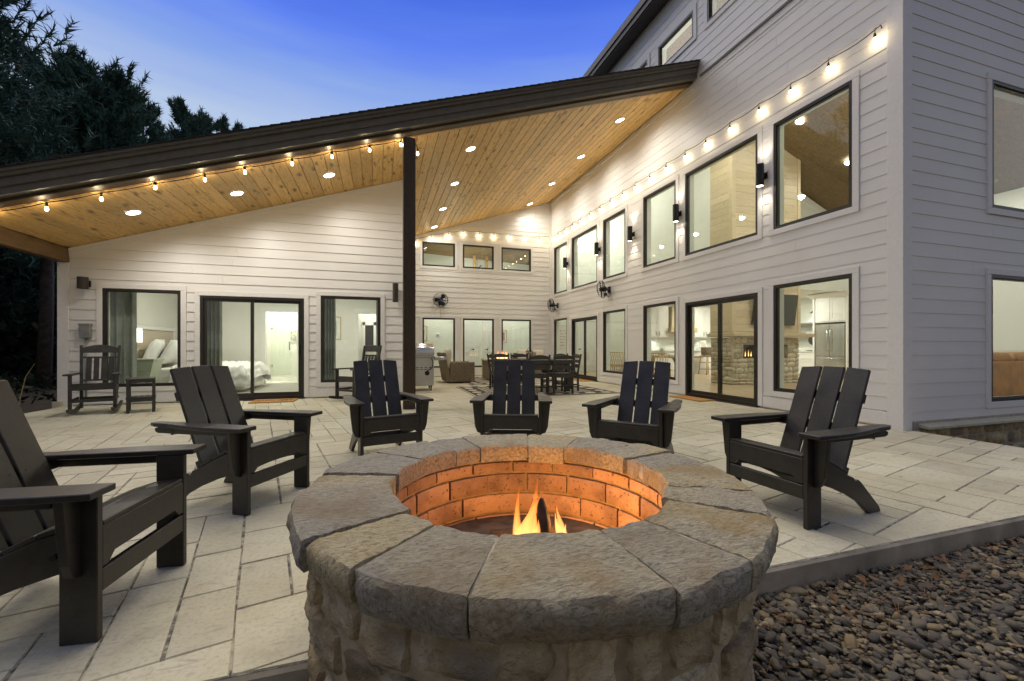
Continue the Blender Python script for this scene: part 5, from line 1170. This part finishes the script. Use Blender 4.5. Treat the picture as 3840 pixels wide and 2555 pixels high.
q = MB(); q.box(X0, X0 + .118, Y0, Y0 + .118, 1.461, 7.4); q.build('corner_board', M_paleplank, t); q = MB(); q.box(X1 - .098, X1, Y0 + .0, Y0 + .06, 1.461, 7.4); q.build('corner_board', M_paleplank, t); q = MB(); q.box(X0 + .06, X1, Y0 + .061, Y1, 1.461, 7.4); q.build('chimney_core', M_dark, t)
q = MB(); q.box(9.53, 11.13, Y0 + .08, Y0 + .1, 1.06, 1.1); q.box(9.53, 9.57, Y0 + .08, Y0 + .1, .74, 1.06); q.box(9.53, 11.13, Y0 + .08, Y0 + .1, .74, .77); q.box(9.54, 11.13, Y0 + .36, Y0 + .39, .74, 1.1); q.build('firebox', M_metal_black, t)
tf = thing('fire', 'row of small gas flames in the indoor stone fireplace', 'fire', (10.33, 9.3, .78))
for k in range(14): q = MB(); tongue(q, (-.7 + k * .105, .02 * math.sin(k * 3), 0), .08 + .12 * abs(math.sin(k * 2.3)), .022, (.01, 0), k * .9); q.build('flame', M_flame, tf, smooth=True)
t = thing('television', 'dark television tilted above the fireplace mantel', 'television', (10.5, Y0 - .06, 2.08)); t.rotation_euler = (rad(8), 0, 0)
q = MB(); q.box(-.76, .76, -.06, 0, -.43, .43); q.build('cabinet', M_metal_black, t, bevel=.006); q = MB(); q.box(-.74, .74, -.063, -.061, -.41, .41); q.build('screen', M_screen, t)
q = MB(); q.box(-.15, .15, 0, .05, -.15, .15); q.build('wall_mount', M_metal_black, t)
# kitchen
t = thing('refrigerator', 'stainless french door refrigerator behind the lower right side window', 'refrigerator', (14.30, 10.23, .013))     # faces -x
q = MB(); q.box(0, .68, -.48, .48, 0, 1.79); q.build('body', M_grey, t)
for y0, y1 in ((-.478, -.003), (.003, .478)): q = MB(); q.box(-.06, -.002, y0, y1, .72, 1.79); d = q.build('door', M_steel, t, bevel=.006); hy = -.05 if y0 < -.1 else .05; q = MB(); q.tube([(-.06, hy, .9), (-.11, hy, .92), (-.11, hy, 1.58), (-.06, hy, 1.6)], .012, 8); q.build('handle', M_steel, d, smooth=True)
q = MB(); q.box(-.06, -.002, -.478, .478, .08, .71); d = q.build('drawer', M_steel, t, bevel=.006); q = MB(); q.tube([(-.06, -.4, .64), (-.11, -.38, .64), (-.11, .38, .64), (-.06, .4, .64)], .012, 8); q.build('handle', M_steel, d, smooth=True)
def shaker(t, origin, du, x0, x1, z0, z1, name='cabinet_door', handle=None):
    """door on a plane; du = 'x' (faces -y) or 'y' (faces -x)"""
    def B(mb, a, b, c, d, o0, o1):
        if du == 'x': mb.box(a, b, origin - o1, origin - o0, c, d)
        else: mb.box(origin - o1, origin - o0, a, b, c, d)
    q = MB(); B(q, x0, x1, z0, z1, .001, .012); d = q.build(name, M_white, t); w = .06
    q = MB(); B(q, x0, x1, z1 - w, z1, .0125, .022); B(q, x0, x1, z0, z0 + w, .0125, .022); B(q, x0, x0 + w, z0 + w, z1 - w, .0125, .022); B(q, x1 - w, x1, z0 + w, z1 - w, .0125, .022); q.build('door_frame', M_white, d)
    if handle is not None: q = MB(); B(q, handle - .006, handle + .006, z0 + .05, z0 + .20, .03, .045); q.build('handle', M_grey, d)
t = thing('tall_cabinet', 'white panelled cabinet surround above the refrigerator', 'cabinet', (0, 0, 0))
q = MB(); q.box(14.24, 15, 9.66, 9.72, .013, 2.72); q.box(14.24, 15, 10.74, 10.80, .013, 2.72); q.box(14.28, 15, 9.72, 10.74, 1.86, 2.70); q.build('carcass', M_white, t); q = MB(); q.prism([(14.24, 9.6, 2.70), (14.10, 9.6, 2.82), (15, 9.6, 2.82), (15, 9.6, 2.70)], (0, 1.3, 0)); q.build('crown', M_white, t)
shaker(t, 14.28, 'y', 9.74, 10.22, 1.90, 2.64); shaker(t, 14.28, 'y', 10.24, 10.72, 1.90, 2.64)
t = thing('base_cabinet', 'white drawer cabinet left of the refrigerator', 'cabinet', (0, 0, 0)); q = MB(); q.box(14.32, 15, 10.81, 13.3, .013, .86); q.build('carcass', M_white, t); q = MB(); q.box(14.28, 15, 10.81, 13.3, .861, .90); q.build('counter', M_counter, t)
for z0, z1 in ((.1, .34), (.36, .6), (.62, .84)): shaker(t, 14.32, 'y', 10.84, 11.4, z0, z1, 'drawer')
t = thing('wall_shelf', 'grey wall shelves with white cups left of the refrigerator', 'shelf', (0, 0, 0))
for z_ in (1.42, 1.86): q = MB(); q.box(14.62, 15, 10.81, 12.4, z_, z_ + .05); q.build('board', M_grey, t)
for k in range(6): q = MB(); q.lathe([(.035, 0), (.045, .09), (.04, .09), (.03, .01)], (14.75, 10.95 + k * .13, 1.471), 12); o = q.build('cup', M_white, None, smooth='auto'); o['label'] = 'white cup on the lower grey shelf by the refrigerator'; o['category'] = 'cup'; o['group'] = 'white cups on the kitchen shelf'
t = thing('wall_lamp', 'black and brass barn wall lamp above the kitchen shelves', 'wall lamp', (15.0, 11.1, 2.36)); q = MB(); q.box(-.03, 0, -.12, .12, -.14, .14); q.build('back_plate', M_metal_black, t); q = MB(); q.tube([(-.03, 0, .05), (-.2, 0, .1), (-.28, 0, .0)], .012, 7); q.build('arm', M_gold, t); q = MB(); q.lathe([(.03, 0), (.06, -.04), (.13, -.11), (.126, -.11), (.055, -.035)], (-.28, 0, .0), 20); q.build('shade', M_metal_black, t, smooth='auto'); spot('lamp', (-.28, 0, -.06), 25, t, 150, .7)
t = thing('sculpture', 'dark disc sculpture on a stand on the kitchen counter', 'sculpture', (14.6, 11.05, .90)); q = MB(); q.cyl((-.015, 0, .38), (.015, 0, .38), .17, 28); q.build('disc', M_dark, t, smooth='auto'); q = MB(); q.cyl((0, 0, .03), (0, 0, .24), .012, 8); q.box(-.06, .06, -.2, .2, 0, .03); q.build('stand', M_dark, t)
t = thing('framed_card', 'small framed card on the upper kitchen shelf', 'picture', (14.8, 11.0, 1.91)); q = MB(); q.box(-.01, .01, -.11, .11, 0, .15); q.build('frame', M_grey, t); q = MB(); q.box(-.013, -.0105, -.09, .09, .02, .13); q.build('card', M_paper, t)
t = thing('kitchen_cabinet', 'white upper kitchen cabinets either side of a tan range hood', 'cabinet', (0, 0, 0))
q = MB(); q.box(9.6, 10.56, 13.66, 14, 1.41, 2.60); q.box(11.75, 13.2, 13.66, 14, 1.41, 2.60); q.build('carcass', M_white, t)
for x0, x1, hx in ((9.62, 10.07, 10.02), (10.09, 10.55, 10.14), (11.77, 12.25, 12.2), (12.27, 12.7, 12.32), (12.72, 13.18, 12.77)): shaker(t, 13.66, 'x', x0, x1, 1.43, 2.52, handle=hx)
q = MB(); q.hexa([(10.58, 13.5, 1.62), (11.73, 13.5, 1.62), (11.73, 14, 1.62), (10.58, 14, 1.62)], [(10.75, 13.66, 2.6), (11.56, 13.66, 2.6), (11.56, 14, 2.6), (10.75, 14, 2.6)]); q.box(10.56, 11.75, 13.47, 14, 1.60, 1.78); q.build('range_hood', M_tanwood, t)
q = MB(); q.box(9.6, 13.4, 13.4, 14, .013, .87); q.build('base_units', M_white, t); q = MB(); q.box(9.58, 13.4, 13.37, 14, .871, .91); q.build('counter', M_counter, t)
spot('lamp', (10.1, 13.8, 1.39), 8, t, 140, .6); spot('lamp', (12.4, 13.8, 1.39), 10, t, 140, .6)
t = thing('framed_print', 'small yellow floral print leaning on the kitchen counter', 'picture', (12.28, 13.75, .915)); q = MB(); q.box(-.16, .16, -.02, 0, 0, .38); q.build('frame', M_white, t); q = MB(); q.box(-.11, .11, -.023, -.0205, .05, .33); q.build('print', M_cream, t); t.rotation_euler = (rad(-8), 0, 0)
t = thing('flower_vase', 'white vase of yellow flowers on the kitchen counter', 'vase', (12.72, 13.6, .915)); q = MB(); q.lathe([(.05, 0), (.06, .08), (.03, .16), (.035, .18)], n=14); q.build('vase', M_white, t, smooth='auto'); q = MB()
for k in range(9): a = k * 2.4; q.lathe([(.0001, -.03), (.035, 0), (.0001, .03)], (.07 * math.cos(a), .05 * math.sin(a), .28 + .02 * (k % 4)), 6)
M_yel = plain('yellow_petals', (.7, .5, .06), .7); q.build('flowers', M_yel, t)
t = thing('bar_stool', 'rattan bar stool with dark woven back by the kitchen counter', 'bar stool', (11.75, 12.95, .013))
for sx in (-1, 1):
    for sy in (-1, 1): q = MB(); q.tube([(sx * .22, sy * .2, 0), (sx * .17, sy * .16, .66)], .018, 8); q.build('leg', M_rattan, t, smooth=True)
for z_ in (.2, .45):
    q = MB(); c = [(-.21, -.19, z_), (.21, -.19, z_), (.21, .19, z_), (-.21, .19, z_)]; q.tube(c, .012, 6, True); q.build('footrest', M_rattan, t)
q = MB(); q.box(-.2, .2, -.19, .19, .66, .71); q.build('seat', M_wicker, t, bevel=.015); q = MB(); q.lathe([(.21, .72), (.235, 1.02), (.22, 1.02), (.195, .72)], n=24); q.build('backrest', M_wicker, t, smooth='auto')
# indoor dining table with open-weave rattan chairs
t = thing('indoor_table', 'wooden indoor dining table set with white plates behind the side windows', 'table', (7.95, 10.5, .013))
q = MB(); q.box(-.5, .5, -1.05, 1.05, .73, .78); q.build('table_top', M_tanwood, t, bevel=.008)
for y in (-.7, .7): q = MB(); q.lathe([(.25, 0), (.22, .05), (.08, .15), (.1, .5), (.2, .72)], (0, y, 0), 18); q.build('pedestal', M_tanwood, t, smooth='auto')
for k, y in enumerate((9.85, 10.6, 11.2)):
    for x in (7.7, 8.2): q = MB(); q.lathe([(.0001, 0), (.08, .004), (.14, .016), (.138, .02), (.0001, .008)], (x, y, .795), 20); o = q.build('plate', M_white, None, smooth=True); o['label'] = 'white plate on the indoor dining table'; o['category'] = 'plate'; o['group'] = 'white plates on the indoor table'
t = thing('candle_holder', 'clear hurricane glass with a pale candle on the indoor table', 'candle holder', (7.75, 10.3, .794)); q = MB(); q.lathe([(.08, 0), (.08, .3), (.076, .3), (.076, .004), (.0001, .004)], n=20); q.build('glass', M_glass, t, smooth='auto'); q = MB(); q.lathe([(.05, .006), (.05, .2), (.0001, .2)], n=16); q.build('candle', M_cream, t, smooth='auto')
def rattan_chair(label, x, y, rz):
    t = thing('rattan_chair', label, 'chair', (x, y, .013), rz, 'open weave rattan chairs indoors'); q = MB(); H = .86      # faces +y
    for k in range(26):
        a = math.pi + math.pi * k / 25; r = .29; b = a + .35 * (1 if k % 2 else -1)
        q.tube([(.24 * math.cos(b), .24 * math.sin(b), .02), (r * math.cos(a), r * math.sin(a), .45), (r * math.cos(b), r * math.sin(b), H)], .009, 5)
    q.build('weave', M_rattan, t, smooth=True); q = MB(); q.tube([(.30 * math.cos(math.pi + math.pi * k / 16), .30 * math.sin(math.pi + math.pi * k / 16), H) for k in range(17)], .016, 8); q.tube([(.30 * math.cos(math.pi * 2 * k / 20), .30 * math.sin(math.pi * 2 * k / 20), .42) for k in range(20)], .014, 6, True); q.build('frame', M_rattan, t, smooth=True)
    q = MB(); q.lathe([(.0001, .43), (.27, .43), (.27, .47), (.0001, .48)], n=24); q.build('seat', M_cream, t, smooth='auto')
    q = MB()
    for x_, y_ in ((.2, .2), (-.2, .2)): q.tube([(x_, y_, 0), (x_, y_, .43)], .014, 6)
    q.build('leg', M_rattan, t)
rattan_chair('woven rattan chair behind the narrow lower side window', 7.25, 12.0, rad(-70)); rattan_chair('woven rattan chair nearest the glass of the lower middle side window', 7.25, 9.75, rad(-90)); rattan_chair('woven rattan chair behind the left half of the lower middle side window', 7.3, 10.55, rad(-90))
# sofa behind the end wall window
t = thing('leather_sofa', 'cognac leather sofa seen from behind through the lower end wall window', 'sofa', (10.0, 4.75, .013))
q = MB(); q.box(0, 2.3, 0, .22, .06, .76); q.build('back', M_leather, t, bevel=.04, seg=2); q = MB(); q.box(0, 2.3, .22, .95, .06, .42); q.build('base', M_leather, t, bevel=.03)
for k in range(3): cushion('back_cushion', (.4 + k * .75, .2, .80), (.74, .3, .26), M_leather, t)
q = MB(); q.box(0, .2, .22, .95, .4, .62); q.box(2.1, 2.3, .22, .95, .4, .62); q.build('arm', M_leather, t, bevel=.04, seg=2)
room('interior_wall', M_drywall, 8.05, 8.15, 4.7, 4.8, 0, 2.9) if False else None
area('lamp', (8.0, 6.2, 7.0), P_GREAT, .5, house); area('lamp', (8.0, 9.0, 7.0), P_GREAT, .5, house); area('lamp', (8.0, 12.5, 7.0), P_GREAT, .5, house); area('lamp', (11.0, 6.2, 5.9), P_GREAT, .5, house); area('lamp', (13.6, 6.2, 4.9), P_GREAT * .8, .5, house)
area('lamp', (11.6, 12.2, 2.82), 60, .4, house); area('lamp', (13.2, 11.3, 2.82), 50, .4, house); area('lamp', (8.0, 15.5, 6.6), 70, .5, house)
point('lamp', (7.6, 8.2, 7.6), 34, house, (1, .955, .82), .1); point('lamp', (10.4, 6.3, 5.2), 70, house, (1, .955, .82), .12); point('lamp', (7.6, 5.2, 5.4), 22, house, (1, .955, .82), .1); point('lamp', (3.4, 15.5, 3.9), 14, house, (1, .955, .82), .1)  # bare points without fixtures, added to brighten upper windows, chimney and ceilings
area('lamp', (2.4, 15.75, 3.7), P_HALL, .35, house); area('lamp', (4.8, 15.75, 3.7), P_HALL, .35, house)

# ================================================================== GRAVEL
def ico(sub):
    b = bmesh.new(); bmesh.ops.create_icosphere(b, subdivisions=sub, radius=1); V = np.array([v.co[:] for v in b.verts]); F = np.array([[v.index for v in f.verts] for f in b.faces]); b.free(); return V, F
def gz(x, y): return -.125 - .24 * np.clip((x - 6.3) / 1.2, 0, 1)
def pebbles(n, x0, x1, y0, y1, sub, seed, cond, base=0.0):
    r = np.random.default_rng(seed); V0, F0 = ico(sub)
    x = r.uniform(x0, x1, n); y = r.uniform(y0, y1, n); ok = cond(x, y); x = x[ok]; y = y[ok]; n = len(x)
    s = r.lognormal(math.log(.0098), .40, n).clip(.005, .028); ax = np.stack([s * r.uniform(1.0, 1.75, n), s * r.uniform(.75, 1.1, n), s * r.uniform(.38, .7, n)], 1)
    amp = r.normal(0, .09, (n, len(V0), 1)); lump = np.einsum('vk,nk->nv', V0, r.normal(0, 1, (n, 3))); 
    V = V0[None] * (1 + amp + .10 * np.sin(lump * 2.2)[..., None])
    V = np.sign(V) * np.abs(V) ** .82
    V = V * ax[:, None]
    a = r.uniform(0, 2 * np.pi, n); t = r.normal(0, .38, n); ca, sa, ct, st = np.cos(a), np.sin(a), np.cos(t), np.sin(t)
    X, Y, Z = V[..., 0], V[..., 1], V[..., 2]; X, Z = X * ct[:, None] - Z * st[:, None], X * st[:, None] + Z * ct[:, None]; X, Y = X * ca[:, None] - Y * sa[:, None], X * sa[:, None] + Y * ca[:, None]
    z = gz(x, y) + base + r.uniform(-.012, .016, n)
    P = np.stack([X + x[:, None], Y + y[:, None], Z + z[:, None]], -1).reshape(-1, 3)
    F = (F0[None] + (np.arange(n) * len(V0))[:, None, None]).reshape(-1, 3); tone = np.repeat(np.clip(r.beta(1.6, 2.2, n), 0, 1), len(V0)); return P, F, tone
outpit = lambda x, y: np.hypot(x - FX, y - FY) > .76
near = lambda x, y: outpit(x, y) & (y < 1.55)
inview = lambda x, y: near(x, y) & (x > -1.6) & (y > .25) & (x < 4.4)
A = pebbles(23000, -1.6, 4.4, .25, 1.55, 2, 1, inview); B = pebbles(24000, -3.5, 8.5, -1.6, 1.56, 1, 2, lambda x, y: near(x, y) & ~((x > -1.6) & (y > .25) & (x < 4.4))); C_ = pebbles(7000, 6.40, 10.5, 1.3, 3.42, 1, 3, lambda x, y: x > 6.4)
Vs, Fs, Ts, o_ = [], [], [], 0
for P, F, tn in (A, B, C_): Vs.append(P); Fs.append(F + o_); Ts.append(tn); o_ += len(P)
go = npmesh('gravel', np.concatenate(Vs), np.concatenate(Fs), M_gravel, None, True, kind='stuff')
at = go.data.attributes.new('tone', 'FLOAT', 'POINT'); at.data.foreach_set('value', np.concatenate(Ts).astype(np.float32))
q = MB(); q.box(-12, 16, -14, 1.53, -.4, -.135); q.box(6.37, 30, 1.5, 3.57, -.6, -.372); q.build('gravel_bed', M_gravelbed, kind='structure')
# fallen leaves and needles caught against the slab
r_ = random.Random(3); q = MB()
for k in range(110):
    x = r_.uniform(1.4, 6); y = 1.5 - abs(r_.gauss(0, .12)); z = -.10 + r_.uniform(0, .012); s = r_.uniform(.012, .035); M = Matrix.Translation((x, y, z)) @ Euler((r_.uniform(-.5, .5), r_.uniform(-.5, .5), r_.uniform(0, 6.3))).to_matrix().to_4x4()
    q.add([M @ Vector(v) for v in ((-s, 0, 0), (-.3 * s, -.45 * s, .1 * s), (s, 0, 0), (-.2 * s, .45 * s, .15 * s))], [(0, 1, 2, 3)])
for k in range(300):
    x = r_.uniform(1.2, 6); y = 1.5 - abs(r_.gauss(0, .3)); M = Matrix.Translation((x, y, -.098 + r_.uniform(0, .01))) @ Euler((0, 0, r_.uniform(0, 6.3))).to_matrix().to_4x4(); L = r_.uniform(.04, .09)
    q.add([M @ Vector(v) for v in ((-L, -.001, 0), (L, -.001, .004), (L, .001, .004), (-L, .001, 0))], [(0, 1, 2, 3)])
q.build('dry_leaves', M_dryleaf, kind='stuff')

# ================================================================== TREES
def pine(label, x, y, h, cr, seed, base=.25, dense=1.0, group='pine trees beyond the patio', lean=0.0):
    r = np.random.default_rng(seed); t = thing('pine_tree', label, 'tree', (x, y, -.25), 0, group)
    tr = MB(); pts = [(lean * (k / 8) ** 2 * h * .1 + .08 * math.sin(k * 1.3 + seed), .08 * math.cos(k * 1.7 + seed), h * k / 8 * .97) for k in range(9)]; r0 = .017 * h
    tr.tube(pts, [r0 * (1 - k / 8.6) + .015 for k in range(9)], 9); tuft = []
    nl = int(40 * dense)
    for i in range(nl):
        f = base + (1 - base) * (i + r.random()) / nl; k = min(f / .97 * 8, 7.99); k0 = int(k); p0 = Vector(pts[k0]).lerp(Vector(pts[k0 + 1]), k - k0)
        a = i * 2.4 + r.normal(0, .4); L = cr * (1.05 - .75 * ((f - base) / (1 - base)) ** 1.3) * r.uniform(.6, 1.1); up = r.uniform(.15, .55) + .5 * (f > .9)
        d = Vector((math.cos(a), math.sin(a), up)); e = p0 + d * L; mid = p0.lerp(e, .5) + Vector((0, 0, -.08 * L))
        tr.tube([p0, mid, e], [.012 * h * (1 - f) * .5 + .02, .018, .008], 5)
        for j in range(int(22 * dense)):
            s = r.uniform(.28, 1.05); c = p0.lerp(e, s) + Vector(r.normal(0, .17 * L, 3)) * (.4 + .6 * s); tuft.append((c, Vector((d.x * .5, d.y * .5, r.uniform(.5, 1.3)))))
    tr.build('trunk', M_bark, t, smooth=True)
    T_ = len(tuft); nn = 28; Cc = np.array([c[:] for c, _ in tuft]); D = np.array([d[:] for _, d in tuft]); D /= np.linalg.norm(D, axis=1, keepdims=True)
    up = D[:, None] * r.uniform(.2, 1.25, (T_, nn, 1)) + r.normal(0, .45, (T_, nn, 3)); up /= np.linalg.norm(up, axis=2, keepdims=True)
    L = r.uniform(.16, .36, (T_, nn, 1)) * (h / 12) ** .3; st = Cc[:, None] + D[:, None] * r.uniform(-.15, .38, (T_, nn, 1)); sd = np.cross(up, r.normal(0, 1, (T_, nn, 3))); sd /= np.linalg.norm(sd, axis=2, keepdims=True) + 1e-6
    w = .0135 * (1 + .05 * math.hypot(x, y)) * .9
    V = np.stack([st - sd * w, st + sd * w, st + up * L], 2).reshape(-1, 3); F = np.arange(len(V)).reshape(-1, 3); npmesh('crown', V, F, M_needle, t)
pine('tall pine with open upper limbs at the far left', -10.4, 14.4, 14.6, 2.7, 1, .22, 1.2, lean=.1)
pine('tall pine leaning in from the left edge of the frame', -13.0, 13.6, 15.5, 3.0, 2, .2, 1.4)
pine('broad dense pine behind the low end of the porch roof', -11.1, 22.0, 11.9, 3.3, 3, .12, 2.1)
pine('dense pine left of the dip in the treeline', -13.6, 18.5, 12.6, 3.5, 4, .12, 2.0)
pine('spiky pine just right of the dense broad one', -11.7, 26.7, 13.3, 2.7, 5, .15, 1.6)
pine('pointed pine rising above the middle of the left roof slope', -10.9, 30.7, 15.4, 3.0, 6, .2, 1.5)
pine('small pine tip farthest right along the roof edge', -9.9, 34.5, 16.5, 2.6, 7, .35, 1.0)
pine('slender pine tip between the two rightmost ones', -10.75, 32.7, 16.0, 2.4, 9, .35, 1.1)
pine('pine with bare lower trunk left of the porch column', -11.5, 11.2, 14, 3.0, 8, .45, 1.1)
pine('pine standing at the far left among the dark trunks', -14.5, 12.0, 15, 3.4, 10, .35, 1.3)
pine('dense pine filling the gap below the tall left one', -13.6, 24.2, 13.4, 3.5, 12, .1, 2.0)
pine('dense dark pine at the middle of the left treeline', -12.3, 24.9, 13.2, 3.2, 13, .1, 2.0)
# dark understorey that closes the view below the porch eave
def mass(name, n, seed, bx_, m, size):
    r = np.random.default_rng(seed); c = np.stack([r.uniform(*b, n) for b in bx_], 1); c[:, 2] = bx_[2][0] + (bx_[2][1] - bx_[2][0]) * r.random(n) ** 1.25
    u = r.normal(0, 1, (n, 3)); u /= np.linalg.norm(u, axis=1, keepdims=True); v = np.cross(u, r.normal(0, 1, (n, 3))); v /= np.linalg.norm(v, axis=1, keepdims=True); s = r.uniform(.5, 1.4, (n, 1)) * size
    V = np.stack([c - u * s, c - v * s * .4, c + u * s, c + v * s * .4], 1).reshape(-1, 3); npmesh(name, V, np.arange(len(V)).reshape(-1, 4), m, None, kind='stuff')
mass('undergrowth', 26000, 5, ((-34, -15), (4, 46), (-.3, 8)), M_under, .3); mass('undergrowth', 9000, 6, ((-15, -8.5), (17, 30), (-.3, 2.6)), M_under, .2); mass('undergrowth', 2500, 8, ((-15, -6.8), (9.5, 17), (-.3, .35)), M_under, .10)
mass('far_woods', 14000, 7, ((-60, 20), (44, 60), (-.3, 11)), M_under, .55)
tk = random.Random(6)
for i, (x, y, lb) in enumerate(((-9.15, 15.6, 'straight dark pine trunk catching faint light left of the porch column'), (-11.6, 17.2, 'thinner dark trunk deep in the woods at the left edge'))):
    t = thing('tree_trunk', lb, 'tree', (x, y, -.3), 0, 'dark trunks in the woods at the left'); q = MB(); q.tube([(0, 0, 0), (.05, .03, 2.5), (.1, 0, 5.5)], [.17, .15, .12], 9); q.build('trunk', M_bark, t, smooth=True)
# a bent blade of grass at the patio's left edge
q = MB(); q.tube([(-5.55, 8.9, -.2), (-5.52, 8.9, .2), (-5.45, 8.9, .55), (-5.33, 8.9, .78)], [.008, .007, .005, .002], 5); o = q.build('plant_stem', plain('yellow_stem', (.35, .27, .10), .7), None); o['label'] = 'single bent dry stem beside the left patio edge'; o['category'] = 'plant'
print('planks', nsid, 'ceiling boards', cb)
